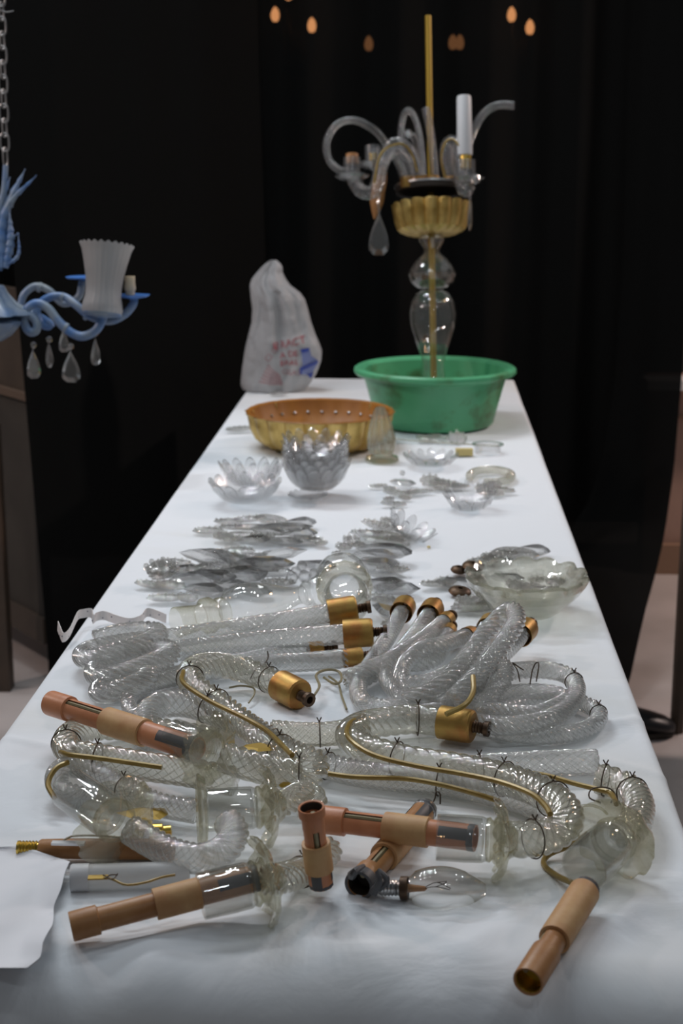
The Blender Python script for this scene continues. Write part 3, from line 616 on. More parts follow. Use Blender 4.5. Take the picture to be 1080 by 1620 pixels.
print_text('A DE', 446, 573, 13, M['red'], 0.12)
print_text('BRAS', 446, 585, 12, M['red'], 0.05)
print_text('CI O', 428, 579, 13, M['pink'], 0.9)
print_text('GLAS', 449, 598, 12, M['pink'], -0.05)
def strip(p0, p1, w, m, name='print_line'):
    n = 8; v = []
    for i in range(n):
        t = i/(n-1); x = p0[0]+(p1[0]-p0[0])*t; y = p0[1]+(p1[1]-p0[1])*t; v += [bag_pt(x, y-w/2, 0.002), bag_pt(x, y+w/2, 0.002)]
    return part(name, (np.array(v), grid_faces(n, 2, close_c=False)), m, bg, False)
for k in range(6): strip((426-k*2.6, 583+k*5.2), (446+k*0.8, 600+k*2.8), 1.9, M['pink'])
def patch(poly, m, name, off=0.002):
    v = [bag_pt(x, y, off) for x, y in poly]; return part(name, (np.array(v), [tuple(range(len(poly)))]), m, bg, False)
patch([(478, 560), (491, 558), (494, 570), (503, 577), (502, 586), (497, 594), (494, 604), (487, 600), (478, 598), (481, 580)], M['blue_pale'], 'emblem', 0.006)
patch([(477, 559), (491, 557), (490, 562), (483, 564), (479, 563)], M['blue_ink'], 'emblem', 0.008)
patch([(477, 587), (501, 580), (504, 577), (504, 583), (480, 592), (479, 599), (477, 597)], M['blue_ink'], 'emblem', 0.008)
patch([(487, 599), (497, 597), (494, 606), (491, 605)], M['blue_ink'], 'emblem', 0.008)

# ------------------------------------------------------------------ twisted glass arms
def H(pts): return [P(x, y, h/1000) for x, y, h in pts]
def cap_on(parent, p, d, r=0.0165, ln=0.030, screw=True, mt='gold_cap'):
    """brass socket cap with its bolt, p = where the glass enters, d = outwards"""
    d = unit(d)
    part('end_cap', lathe(p - d*0.004, d, [(r*0.93, 0.001), (r, 0.0), (r, ln*0.86), (r*0.97, ln*0.95), (r*0.85, ln), (r*0.2, ln)], 28), M[mt], parent)
    if screw:
        prof = [(0.0062, ln-0.002)]
        for k in range(4): prof += [(0.0066, ln+0.001+k*0.0032), (0.0052, ln+0.0026+k*0.0032)]
        prof += [(0.0085, ln+0.013), (0.0085, ln+0.018), (0.0045, ln+0.018), (0.0045, ln+0.012)]
        part('bolt', lathe(p - d*0.004, d, prof, 12), M['bronze'], parent)
def ring_wire(parent, c, T, i, r, tail=True):
    i = max(1, min(len(c)-2, i)); x, y, d = frame(T[i]); n = 18; pts = [c[i] + (x*math.cos(t) + y*math.sin(t))*r for t in np.linspace(math.pi/2, 2.5*math.pi, n)]
    if tail: pts = [pts[0] + np.array((0.002, 0, 0.006)), pts[0] + np.array((0, 0, 0.002))] + pts + [pts[0] + np.array((-0.001, 0, 0.002)), pts[0] + np.array((-0.003, 0.002, 0.005))]
    part('binding_wire', tube(pts, 0.0007, 5, 0.003)[:2], M['wire'], parent)
def arm(label, pts, d, m='rope', cap=None, cord=None, wires=(), group=None, lobes=9, amp=0.27, pitch=1.0, cap_r=None, name='twisted_glass_branch', per=4, cat='glass arm'):
    w = H([(x, y, max(h, d*0.5*1.10 + 0.5)) for x, y, h in pts])
    root = thing(name, label, cat, w[len(w)//2]*np.array((1, 1, 0)) + np.array((0, 0, TOP)), group)
    o, c, T = rope('glass_tube', w, d/1000, M[m], root, 7 if d < 22 else 8 if d > 27 else lobes, amp, pitch, per=6)
    rr = cap_r or d/2000*1.15
    if cap == 'start' or cap == 'both': cap_on(root, w[0], -T[2], rr, rr*2.05)
    if cap == 'end' or cap == 'both': cap_on(root, w[-1], T[-3], rr, rr*1.75)
    if cord: part('cord', tube(H(cord), 0.0027, 8, 0.004)[:2], M['cord'], root)
    for t in wires: ring_wire(root, c, T, int(t*len(c)), d/2000*1.10)
    return root, c, T
def pan(parent, q, d, R=0.034, cup=True, L=0.052, rc=0.0185, m='warm', n=10):
    """candle cup with scalloped drip pan; q = centre of the pan, d = direction the cup opens"""
    d = unit(d)
    part('drip_pan', lathe(q, d, [(0.008, -0.012), (0.013, -0.008), (0.017, -0.004), (R*0.75, -0.002), (R, 0.005), (R*1.03, 0.008), (R*0.97, 0.0075), (R*0.7, 0.002), (0.015, 0.0)], 80,
         mod=lambda t, r, s: (r*(1 + (0.07*abs(math.cos(n/2*t)) if r > 0.02 else 0)), s + (0.003*math.cos(n*t) if r > R*.9 else 0))), M[m], parent)
    part('pan_collar', lathe(q, d, [(0.014, 0.002), (0.020, 0.004), (0.021, 0.007), (0.017, 0.010), (0.020, 0.013), (0.019, 0.016), (0.014, 0.017)], 32), M[m], parent)
    if cup: part('candle_cup', lathe(q, d, [(0.003, 0.014), (rc*0.9, 0.015), (rc, 0.020), (rc*1.02, L*0.6), (rc, L), (rc*1.0, L+0.004), (rc*0.93, L+0.004), (rc*0.93, L*0.6), (rc*0.9, 0.020), (0.003, 0.018)], 40), M['clear'], parent)

# -- left: three scrolls with brass caps
arm('clear twisted glass arm with a scroll end, farthest of the left-hand coils', [(524, 970, 42), (440, 984, 32), (350, 998, 22), (270, 1010, 18), (200, 1018, 16), (148, 1028, 16), (131, 1038, 20), (150, 1042, 26), (200, 1028, 34), (238, 1014, 40), (250, 1004, 40), (236, 999, 36), (190, 1003, 32), (150, 1014, 27)], 25, cap='start', cap_r=0.0185, wires=())
arm('clear twisted glass arm with a scroll end, middle one of the left-hand coils', [(548, 1003, 30), (450, 1010, 24), (340, 1022, 18), (240, 1036, 15), (175, 1050, 15), (150, 1063, 18), (166, 1072, 24), (215, 1060, 32), (258, 1042, 38), (270, 1032, 38), (250, 1026, 34), (200, 1030, 30)], 25, cap='start', cap_r=0.0185)
arm('clear twisted glass arm with a scroll end, nearest of the left-hand coils', [(548, 1041, 18), (500, 1046, 16), (400, 1052, 14), (310, 1064, 13), (215, 1082, 12), (165, 1088, 14), (157, 1096, 18), (175, 1096, 22), (215, 1082, 28), (234, 1070, 30), (222, 1064, 26), (185, 1066, 22)], 23, cap='start', cap_r=0.0118)
arm('thin clear twisted glass arm whose small brass cap peeps out under the coil arms', [(492, 1027, 10), (430, 1034, 10), (330, 1058, 11), (250, 1080, 12), (212, 1098, 12), (203, 1112, 12), (212, 1128, 13), (235, 1142, 14)], 17, cap='start', cap_r=0.0095)
# -- foreground arms with cords
rt, c, T = arm('hook-shaped twisted glass arm with an olive cord and brass cap, centre of table', [(447, 1086, 18), (410, 1068, 20), (370, 1056, 26), (330, 1052, 34), (302, 1062, 38), (306, 1084, 36), (340, 1110, 30), (385, 1145, 26), (430, 1178, 30), (470, 1197, 36), (496, 1208, 38), (488, 1222, 38), (450, 1222, 38), (400, 1212, 42), (355, 1198, 46)], 29, 'rope_warm', cap='start', cap_r=0.0185,
    cord=[(290, 1062, 52), (290, 1080, 52), (330, 1108, 48), (385, 1135, 44), (420, 1155, 44), (445, 1178, 50), (462, 1195, 54)], wires=(0.05, 0.30, 0.42, 0.70, 0.86))
pan(rt, P(338, 1190, 0.048), P(250, 1155, 0.052)-P(338, 1190, 0.048), R=0.036)
arm('twisted glass arm bent over behind the upper left candle tube', [(232, 1165, 14), (232, 1135, 18), (255, 1116, 24), (290, 1112, 28), (330, 1122, 26), (375, 1142, 22), (420, 1168, 18), (450, 1190, 14)], 30, 'rope', wires=(0.5,), pitch=1.2)
arm('short straight twisted glass arm lying behind the centre cord', [(430, 1158, 14), (480, 1162, 15), (530, 1160, 16), (580, 1150, 18)], 25, 'rope_warm', wires=(0.5,), lobes=10)
rt, c, T = arm('looped twisted glass arm with olive cord, left side below the upper candle tube', [(340, 1172, 13), (270, 1160, 14), (200, 1150, 16), (140, 1152, 22), (108, 1168, 30), (112, 1190, 34), (160, 1200, 32), (230, 1212, 28), (300, 1222, 24), (370, 1236, 22)], 28, 'rope_warm',
    cord=[(96, 1190, 40), (110, 1194, 46), (160, 1200, 46), (215, 1208, 42), (256, 1214, 40)], wires=(0.52, 0.66))
rt, c, T = arm('twisted glass arm with cord curled round the empty cup at the far left', [(125, 1262, 14), (96, 1250, 16), (90, 1228, 22), (112, 1212, 26), (150, 1222, 24), (200, 1248, 20), (250, 1272, 18), (310, 1284, 18)], 22, 'rope',
    cord=[(86, 1262, 20), (76, 1240, 26), (88, 1216, 36), (108, 1206, 38)], wires=(0.6,))
rt, c, T = arm('S-shaped twisted glass arm with open drip pan facing front left', [(205, 1312, 36), (235, 1330, 30), (275, 1350, 26), (320, 1358, 26), (355, 1344, 30), (370, 1318, 36), (360, 1300, 40)], 27, 'rope', pitch=1.3, amp=0.12, lobes=9)
pan(rt, P(190, 1304, 0.042), P(120, 1255, 0.050)-P(190, 1304, 0.042), R=0.040, L=0.075, rc=0.020, m='warm')
rt, c, T = arm('short twisted glass arm with a clear cup lying sideways in the middle of the heap', [(440, 1275, 40), (465, 1262, 40), (485, 1255, 36), (497, 1268, 30), (488, 1290, 24)], 24, 'rope_warm')
pan(rt, P(432, 1276, 0.042), P(330, 1282, 0.042)-P(432, 1276, 0.042), R=0.036, L=0.056, rc=0.0195)
part('glass_washer', lathe(P(322, 1285, 0.040), unit(P(330, 1282, 0.042)-P(432, 1276, 0.042)), [(0.017, -0.004), (0.030, -0.002), (0.034, 0.004), (0.033, 0.006), (0.028, 0.003), (0.016, 0.001)], 56, mod=lambda t, r, s: (r*(1+0.06*abs(math.cos(5*t))), s)), M['warm'], rt)
rt, c, T = arm('twisted glass arm end with drip pan holding the lower left candle tube', [(425, 1392, 37), (450, 1388, 30), (475, 1380, 20), (500, 1366, 16), (520, 1345, 14)], 25, 'rope_warm', wires=(0.5,))
pan(rt, P(428, 1392, 0.038), P(330, 1415, 0.032)-P(428, 1392, 0.038), R=0.036, L=0.056, rc=0.0195)
rt, c, T = arm('long S-shaped twisted glass arm with cord and brass cap, holding the middle candle tube', [(702, 1143, 20), (660, 1138, 20), (610, 1142, 22), (570, 1150, 26), (554, 1165, 28), (580, 1185, 26), (640, 1203, 24), (720, 1216, 24), (790, 1230, 26), (850, 1250, 30), (888, 1275, 34), (896, 1300, 34), (872, 1320, 32), (835, 1328, 34), (805, 1328, 37)], 32, 'rope_warm', cap='start', cap_r=0.0185,
    cord=[(575, 1132, 36), (552, 1146, 44), (552, 1168, 46), (590, 1194, 44), (660, 1212, 42), (730, 1224, 42), (790, 1237, 46), (840, 1256, 50), (862, 1275, 52), (870, 1288, 52)], wires=(0.06, 0.40, 0.62, 0.76, 0.95), lobes=9, amp=0.11)
pan(rt, P(798, 1330, 0.037), P(700, 1325, 0.037)-P(798, 1330, 0.037), R=0.034, L=0.056, rc=0.0205)
arm('twisted glass arm with a thin cord lying below the long S-shaped arm', [(505, 1208, 14), (560, 1222, 14), (620, 1230, 14), (690, 1236, 14), (750, 1246, 14), (810, 1262, 14), (850, 1275, 12)], 26, 'rope',
    cord=[(500, 1221, 22), (560, 1229, 26), (640, 1232, 27), (700, 1242, 27), (760, 1258, 27), (790, 1268, 24)], wires=(0.05, 0.55), pitch=1.2)
arm('straight cut length of twisted glass tube at the right edge', [(700, 1222, 14), (770, 1214, 15), (830, 1210, 15), (890, 1207, 14), (944, 1206, 14)], 26, 'rope', wires=(0.25,), pitch=0.8,
    cord=[(816, 1222, 28), (860, 1226, 27), (910, 1240, 26), (950, 1250, 27), (966, 1256, 28), (975, 1272, 30)])
rt, c, T = arm('curved twisted glass arm with an open clear cup at the right edge', [(946, 1232, 14), (972, 1238, 15), (998, 1252, 18), (1010, 1276, 22), (1004, 1302, 26), (988, 1318, 28)], 29, 'rope_warm', wires=(0.05, 0.3), lobes=10,
    cord=[(930, 1318, 22), (905, 1336, 12), (868, 1352, 6), (860, 1368, 4), (880, 1385, 6), (908, 1398, 14)])
pan(rt, P(978, 1322, 0.037), P(905, 1392, 0.030)-P(978, 1322, 0.037), R=0.036, L=0.062, rc=0.0215)
part('pan_hoop', tube([P(930+34*math.cos(t), 1300-26*math.sin(t), 0.040) for t in np.linspace(0.5, 3.6, 10)], 0.0014, 6, 0.004)[:2], M['warm'], rt)
# -- right bundle
RB = [
 ('thin clear twisted arm running down from the leftmost brass cap of the right bundle', [(635, 968, 30), (615, 1005, 26), (590, 1045, 20), (568, 1080, 14), (572, 1108, 12), (610, 1120, 12), (660, 1112, 14), (710, 1088, 20)], 20, 'start', .0155),
 ('clear twisted arm below the second brass cap of the right bundle', [(678, 972, 30), (655, 1005, 26), (625, 1040, 20), (590, 1066, 15), (552, 1082, 12)], 20, 'start', .0155),
 ('clear twisted arm below the small bright brass cap of the right bundle', [(702, 984, 22), (670, 1010, 28), (625, 1040, 30), (580, 1060, 26), (548, 1076, 18)], 20, 'start', .0115),
 ('clear twisted arm bent into an oval ring in the right bundle', [(738, 1006, 20), (705, 1018, 34), (670, 1026, 38), (640, 1050, 36), (636, 1074, 34), (662, 1082, 34), (700, 1070, 36), (740, 1045, 36), (760, 1020, 32)], 19, 'start', .0115),
 ('clear twisted arm curling inside the right bundle under the oval ring', [(708, 1002, 16), (690, 1040, 18), (655, 1050, 18), (620, 1040, 18), (612, 1075, 18), (640, 1100, 18), (690, 1095, 18)], 19, 'start', .0105),
 ('tall clear twisted arm with its closed bend raised in the right bundle', [(640, 1112, 22), (690, 1088, 34), (730, 1050, 48), (765, 1005, 64), (795, 972, 78), (812, 966, 84), (816, 984, 82), (796, 1018, 70), (760, 1062, 52), (715, 1108, 34)], 21, None, None),
 ('clear twisted arm ending at the brass cap beside the glass bowl', [(824, 1004, 34), (800, 1030, 32), (765, 1062, 28), (735, 1095, 24), (700, 1120, 20)], 21, 'start', .0155),
 ('clear twisted arm below the brass cap half hidden behind the tall bend', [(770, 992, 18), (745, 1030, 18), (715, 1070, 18), (690, 1110, 16)], 20, 'start', .0135),
 ('clear twisted arm making the upper wide loop at the right', [(690, 1118, 18), (735, 1090, 24), (790, 1066, 26), (845, 1060, 24), (892, 1066, 22), (912, 1088, 22), (900, 1118, 24), (860, 1140, 24), (800, 1148, 22), (745, 1142, 20)], 20, None, None),
 ('clear twisted arm making the middle loop at the right', [(700, 1126, 12), (760, 1105, 14), (820, 1095, 16), (870, 1096, 16), (898, 1108, 14), (885, 1132, 12), (840, 1148, 11), (780, 1152, 11)], 18, None, None),
 ('clear twisted arm making the widest outer loop at the right', [(736, 1134, 10), (800, 1118, 10), (870, 1106, 12), (920, 1112, 12), (948, 1132, 12), (925, 1154, 10), (870, 1164, 10), (800, 1160, 10), (745, 1148, 10)], 18, None, None),
 ('straight clear twisted arm crossing under the wide loops', [(645, 1130, 16), (720, 1122, 18), (790, 1125, 20), (850, 1128, 22), (898, 1108, 26)], 18, None, None),
 ('clear twisted arm with a tight hook between bundle and loops', [(760, 1130, 18), (780, 1095, 28), (800, 1068, 36), (790, 1048, 40), (770, 1056, 40), (752, 1085, 34)], 19, None, None),
]
for i, (lab, pts, d, cp_, cr) in enumerate(RB):
    arm(lab, pts, d, 'rope', cap=cp_, cap_r=cr, wires=(0.5,) if i in (8, 10) else (), lobes=9, pitch=0.9 if i % 2 else 1.2)
part('cord', tube(H([(748, 1070, 60), (748, 1095, 52), (735, 1115, 46), (705, 1130, 40)]), 0.003, 8, 0.004)[:2], M['cord'], None)
tag(bpy.data.objects['cord'] if 'cord' in bpy.data.objects and bpy.data.objects['cord'].parent is None else COL.objects[-1], None, None)
for o in list(COL.objects):
    if o.name.startswith('cord') and o.parent is None:
        tag(o, 'bent olive cord end rising from the bundle behind the large brass cap', 'cord')

# ------------------------------------------------------------------ candle tubes (plastic sleeves) with collars
def sleeve(label, a, b, r=0.0112, m='tan', marks=True, collar=(0.40, 0.66), slot=(0.14, 0.42), ring=None, wide_start=True, bore='brass', sd=0.0):
    a = np.array(a); b = np.array(b); L = np.linalg.norm(b-a); d = (b-a)/L
    root = thing('candle_tube', label, 'candle tube', a*np.array((1, 1, 0)) + np.array((0, 0, TOP)))
    slot = (slot[0], collar[0]+0.03)
    x, y, _ = frame(d); up = np.array((0, -0.5, 1.0)); ang = math.atan2(np.dot(up, y), np.dot(up, x)) ; sa = ang + sd
    rs = r*1.10 if wide_start else r
    part('end_tube', lathe(a, d, [(rs*0.84, 0.02), (rs*0.84, 0.0), (rs*0.97, -0.0005), (rs, 0.001), (rs, L*slot[0]), (r*0.9, L*slot[0]+0.001)], 28), M[m], root)
    part('bore', lathe(a, d, [(rs*0.83, 0.001), (rs*0.80, 0.0015), (rs*0.80, 0.018), (0.0003, 0.019)], 24), M[bore], root)
    w = 0.30; sup = x*math.cos(sa)+y*math.sin(sa)
    part('slotted_tube', lathe(a, d, [(r*0.9, L*slot[0]*0.95), (r*0.9, L*slot[1]), (r*0.8, L*slot[1]), (r*0.8, L*slot[0]*0.95)], 24, skip=(sa-w, sa+w)), M[m], root)
    part('wire', tube([a+d*L*slot[0]*0.2+sup*r*0.55, a+d*L*(slot[0]+0.05)+sup*r*0.72, a+d*L*(slot[1]-0.02)+sup*r*0.70], 0.0022, 6, 0.01)[:2], M['wire_olive'], root)
    part('collar', lathe(a, d, [(r*0.92, L*collar[0]), (r*1.16, L*collar[0]), (r*1.18, L*collar[0]+0.001), (r*1.18, L*collar[1]), (r*1.02, L*collar[1]+0.001)], 28), M['collar'], root)
    part('inner_tube', lathe(a, d, [(r*1.0, L*collar[1]-0.002), (r*1.0, L), (r*0.86, L), (r*0.86, L*0.8), (0.0003, L*0.8)], 28), M[m], root)
    if marks:
        for (s0, s1, a0_, wd) in ((0.78, 0.96, ang+0.5, 0.45), (0.76, 0.93, ang-1.3, 0.35), (0.955, 1.0, ang, 3.1)):
            part('grey_patch', lathe(a, d, [(r*1.012, L*s0), (r*1.03, L*s0+0.0006), (r*1.03, L*s1-0.0006), (r*1.012, L*s1)], 14, skip=(a0_+wd, a0_-wd+2*math.pi)), M['tape'], root)
    return root, d, L
sleeve('salmon plastic candle tube lying high at the upper left, its end inside a glass cup', P(80, 1112, 0.048), P(312, 1186, 0.048), 0.0125, 'tan_pink')
sleeve('tan candle tube at the front left reaching into a glass cup', P(113, 1466, 0.014), P(408, 1388, 0.036), 0.0112, 'tan', collar=(0.44, 0.68), sd=2.6)
sleeve('short tan candle tube propped upright, open end up, at centre front', P(492, 1277, 0.092), P(508, 1400, 0.016), 0.0105, 'tan_pink', slot=(0.10, 0.42), collar=(0.45, 0.80), bore='dark')
sleeve('long tan candle tube lying across the centre into a glass cup', P(508, 1296, 0.033), P(752, 1326, 0.037), 0.0118, 'tan_pink', slot=(0.16, 0.44), collar=(0.42, 0.70))
sleeve('tan candle tube with charred open end crossing under the long one', P(568, 1400, 0.013), P(672, 1282, 0.014), 0.0115, 'tan', slot=(0.15, 0.55), collar=(0.35, 0.62), bore='dark')
sleeve('tan candle tube lying alone at the front right below the open cup', P(835, 1553, 0.014), P(928, 1405, 0.024), 0.0112, 'tan', collar=(0.42, 0.95), slot=(0.28, 0.42), sd=-1.2)
# clamps on the charred tube
cl = [o for o in COL.objects if o.name.startswith('candle_tube') and o.get('label', '').startswith('tan candle tube with charred')][0]
for (p0, p1, p2) in (((556, 1385, 24), (562, 1378, 34), (575, 1370, 30)), ((590, 1412, 12), (600, 1395, 24), (596, 1378, 32)), ((598, 1405, 14), (612, 1392, 22), (598, 1376, 28))):
    part('spring_clip', tube(H([p0, p1, p2]), 0.0042, 8, 0.003, rend=0.002)[:2], M['tape'], cl)
d_ = unit(P(672, 1282, .014)-P(568, 1400, .013))
part('charred_ring', lathe(P(568, 1400, 0.013), d_, [(0.0105, -0.001), (0.0134, -0.001), (0.0136, 0.002), (0.0134, 0.010), (0.0118, 0.011)], 24), M['tape'], cl)
part('steel_ring', lathe(P(672, 1282, 0.014), d_, [(0.0105, -0.008), (0.0122, -0.006), (0.0112, -0.003), (0.0122, 0.0), (0.011, 0.004), (0.008, 0.005), (0.001, 0.005)], 20), M['steel'], cl)
# pen-like tube with gold thread
a = P(28, 1342, 0.011); b = P(275, 1344, 0.013); d_ = unit(b-a); L = np.linalg.norm(b-a)
pn = thing('candle_tube', 'brown candle tube with a gold threaded tip and silver clip, at the left edge', 'candle tube', a*np.array((1, 1, 0)) + np.array((0, 0, TOP)))
prof = [(0.001, 0), (0.0068, 0)]
for k in range(6): prof += [(0.0072, 0.002+k*0.003), (0.0060, 0.0034+k*0.003)]
part('threaded_tip', lathe(a, d_, prof + [(0.0072, 0.021)], 24), M['brass'], pn)
part('body', lathe(a, d_, [(0.0074, 0.020), (0.0085, 0.022), (0.0092, 0.05), (0.0096, L*0.8), (0.0096, L), (0.001, L)], 28), M['tan'], pn)
part('clip', box(P(108, 1334, 0.024), (0.030, 0.006, 0.0022), ax=[unit(d_*np.array((1, 1, 0))), unit(np.cross((0, 0, 1), d_)), (0, 0, 1)]), M['steel'], pn, False)
part('brass_band', lathe(a, d_, [(0.0093, 0.045), (0.0098, L*0.78), (0.0100, L*0.95)], 8, skip=(1.2, 2*math.pi)), M['brass'], pn)
part('wire', tube(H([(100, 1330, 22), (115, 1323, 26), (150, 1322, 25), (190, 1325, 20)]), 0.001, 5, 0.004)[:2], M['wire_olive'], pn)
# milky plastic tube with white end
a = P(112, 1389, 0.0125); b = P(300, 1383, 0.0125); d_ = unit(b-a); L = np.linalg.norm(b-a)
mk = thing('candle_tube', 'milky white plastic candle tube with a brass strip and wire, above the front left tube', 'candle tube', a*np.array((1, 1, 0)) + np.array((0, 0, TOP)))
part('sleeve', lathe(a, d_, [(0.0112, 0.014), (0.0115, 0.016), (0.0115, L), (0.0104, L), (0.0104, 0.02)], 32), M['milky'], mk)
part('white_end', lathe(a, d_, [(0.001, 0.0), (0.0112, 0.0), (0.0122, 0.0015), (0.0122, 0.016), (0.0112, 0.0165), (0.001, 0.0165)], 32), M['white'], mk)
part('brass_strip', box(P(155, 1388, 0.026), (0.017, 0.007, 0.0012), ax=[unit(d_*np.array((1, 1, 0))), unit(np.cross((0, 0, 1), d_)), (0, 0, 1)]), M['rod'], mk, False)
part('wire', tube(H([(168, 1388, 27), (180, 1392, 28), (200, 1400, 27), (230, 1396, 27), (255, 1388, 28), (277, 1384, 28)]), 0.0011, 6, 0.004)[:2], M['cord'], mk)
part('wire', tube(H([(165, 1390, 28), (175, 1384, 29), (186, 1384, 30)]), 0.0006, 5, 0.003)[:2], M['wire'], mk)
part('wire', tube(H([(163, 1384, 28), (178, 1391, 29), (186, 1382, 29)]), 0.0006, 5, 0.003)[:2], M['wire'], mk)

# ------------------------------------------------------------------ candle shaped light bulb
a = P(596, 1404, 0.012); b = P(769, 1408, 0.016); d_ = unit(b-a); L = np.linalg.norm(b-a)
bu = thing('light_bulb', 'clear candle-shaped light bulb with screw base lying on its side in front', 'light bulb', a*np.array((1, 1, 0)) + np.array((0, 0, TOP)))
g0 = L*0.27
part('glass_envelope', lathe(a, d_, [(0.0088, g0-0.002), (0.0105, g0+0.004)] + [(0.0195*math.sin(math.pi*(0.22+0.70*t))**0.85 if t < 0.75 else 0.0195*math.sin(math.pi*(0.22+0.70*t))**1.0, g0+0.004+(L-g0-0.004)*t) for t in np.linspace(0.06, 0.99, 26)] + [(0.0006, L)], 40), M['bulb'], bu)
prof = [(0.001, 0), (0.004, 0.0), (0.0062, 0.003)]
for k in range(5): prof += [(0.0072, 0.0045+k*0.0030), (0.0062, 0.006+k*0.0030)]
part('screw_base', lathe(a, d_, prof + [(0.0074, 0.0205)], 28), M['steel'], bu)
part('base_collar', lathe(a, d_, [(0.0074, 0.0195), (0.0100, 0.0205), (0.0102, g0+0.001), (0.009, g0+0.002)], 28), M['bronze'], bu)
x_, y_, _ = frame(d_)
part('stem', lathe(a, d_, [(0.004, g0), (0.003, g0+0.008), (0.0022, g0+0.016), (0.0005, g0+0.018)], 12), M['tan'], bu)
for s in (-1, 1):
    part('filament_support', tube([a+d_*(g0+0.014), a+d_*(g0+0.026)+x_*0.004*s+y_*0.004, a+d_*(g0+0.038)+x_*0.005*s-y_*0.002*s], 0.0004, 5, 0.003)[:2], M['wire'], bu)
part('filament', tube([a+d_*(g0+0.026)+x_*0.004+y_*.004, a+d_*(g0+0.036)+y_*.007, a+d_*(g0+0.026)-x_*0.004+y_*.004], 0.0004, 5, 0.003)[:2], M['wire'], bu)

# ------------------------------------------------------------------ blown glass stem pieces
a = P(278, 985, 0.030); b = P(505, 935, 0.034); d_ = unit(b-a); L = np.linalg.norm(b-a)
vs = thing('glass_baluster', 'clear blown glass stem piece with bulbs and rings lying on its side', 'glass stem', a*np.array((1, 1, 0)) + np.array((0, 0, TOP)))
k_ = L
part('open_neck', lathe(a, d_, [(0.019, 0.0), (0.0205, 0.001), (0.019, k_*0.08), (0.017, k_*0.15), (0.0185, k_*0.17)], 40), M['warm'], vs)
part('ring_knop', lathe(a, d_, [(0.017, k_*0.165), (0.024, k_*0.19), (0.0245, k_*0.23), (0.019, k_*0.265), (0.021, k_*0.29), (0.0205, k_*0.32), (0.017, k_*0.335)], 40), M['warm'], vs)
part('bulb_body', lathe(a, d_, [(0.0185, k_*0.33), (0.026, k_*0.36), (0.031, k_*0.42), (0.0325, k_*0.49), (0.030, k_*0.57), (0.024, k_*0.66), (0.016, k_*0.76), (0.012, k_*0.83), (0.0125, k_*0.88)], 48, mod=lambda t, r, s: (r*(1+0.012*math.cos(12*t)), s)), M['clear'], vs)
part('flared_end', lathe(a, d_, [(0.012, k_*0.875), (0.017, k_*0.90), (0.016, k_*0.93), (0.020, k_*0.96), (0.022, k_)], 40), M['clear'], vs)
a = P(552, 962, 0.040); b = P(541, 915, 0.042); d_ = unit(b-a)
dm = thing('glass_baluster', 'domed clear blown glass stem piece pointing at the viewer behind the brass caps', 'glass stem', a*np.array((1, 1, 0)) + np.array((0, 0, TOP)))
part('front_dome', lathe(a, d_, [(0.012, -0.01), (0.018, -0.004), (0.026, 0.01), (0.031, 0.03), (0.032, 0.05), (0.027, 0.075), (0.020, 0.09)], 44), M['clear'], dm)
part('rear_dome', lathe(a, d_, [(0.021, 0.088), (0.030, 0.094), (0.036, 0.11), (0.0385, 0.13), (0.036, 0.145), (0.028, 0.158), (0.018, 0.163)], 44), M['clear'], dm)
part('rib_ring', lathe(a, d_, [(0.020, 0.082), (0.034, 0.084), (0.038, 0.090), (0.034, 0.096), (0.020, 0.096)], 60, mod=lambda t, r, s: (r*(1+0.04*abs(math.cos(8*t))), s)), M['warm'], dm)

# ------------------------------------------------------------------ crystal dishes
def petal(npet, Rr, Hh, cut=0.30):
    """shallow dish whose rim is cut into upright rounded petals"""
    def mod(t, r, s):
        k = (r/Rr); ph = abs(math.cos(npet*t/2)); e = max(0, k-0.45)/0.55
        return r*(1 - cut*0.35*e*(1-ph**0.6)), s*(1 - cut*e*(1-ph**0.5)) - 0.0*k
    return mod
def dish_mesh(R=0.065, Hh=0.035, npet=12, cut=0.45, th=0.0022, seg_per=10):
    prof = [(0.001, 0.003), (R*.30, 0.002), (R*.50, Hh*.10), (R*.70, Hh*.30), (R*.86, Hh*.60), (R*.96, Hh*.90), (R, Hh)]
    inner = [(r-th if r > th*2 else r, s+th) for r, s in reversed(prof)]
    v, f = lathe((0, 0, 0), (0, 0, 1), prof + inner, npet*seg_per, mod=petal(npet, R, Hh, cut)); return v, f
def place_dish(mesh, loc, rot, label, group=None, name='petal_dish', sc=1.0, cat='dish'):
    o = bpy.data.objects.new(name, mesh); COL.objects.link(o); o.location = tuple(loc); o.rotation_euler = rot; o.scale = (sc, sc, sc); return tag(o, label, cat, group)
def mk_mesh(name, vf, m, smooth=True):
    me = bpy.data.meshes.new(name); me.from_pydata(np.asarray(vf[0]).tolist(), [], vf[1]); me.materials.append(m)
    if smooth: me.polygons.foreach_set('use_smooth', [True]*len(me.polygons))
    me.update(); return me
m_dish = mk_mesh('petal_dish', dish_mesh(0.068, 0.042, 14, 0.45), M['dish'])
m_dish2 = mk_mesh('petal_dish', dish_mesh(0.064, 0.050, 14, 0.55), M['dish'])
m_small = mk_mesh('petal_dish', dish_mesh(0.038, 0.016, 16, 0.3), M['dish'])
place_dish(m_dish, P(388, 795, 0.002), (0.0, 0, 0.1), 'shallow clear petal-edged glass dish, front one left of the dish stack')
place_dish(m_dish2, P(399, 772, 0.012), (-0.28, 0.1, 0.5), 'clear petal-edged glass dish tilted behind the front left dish')
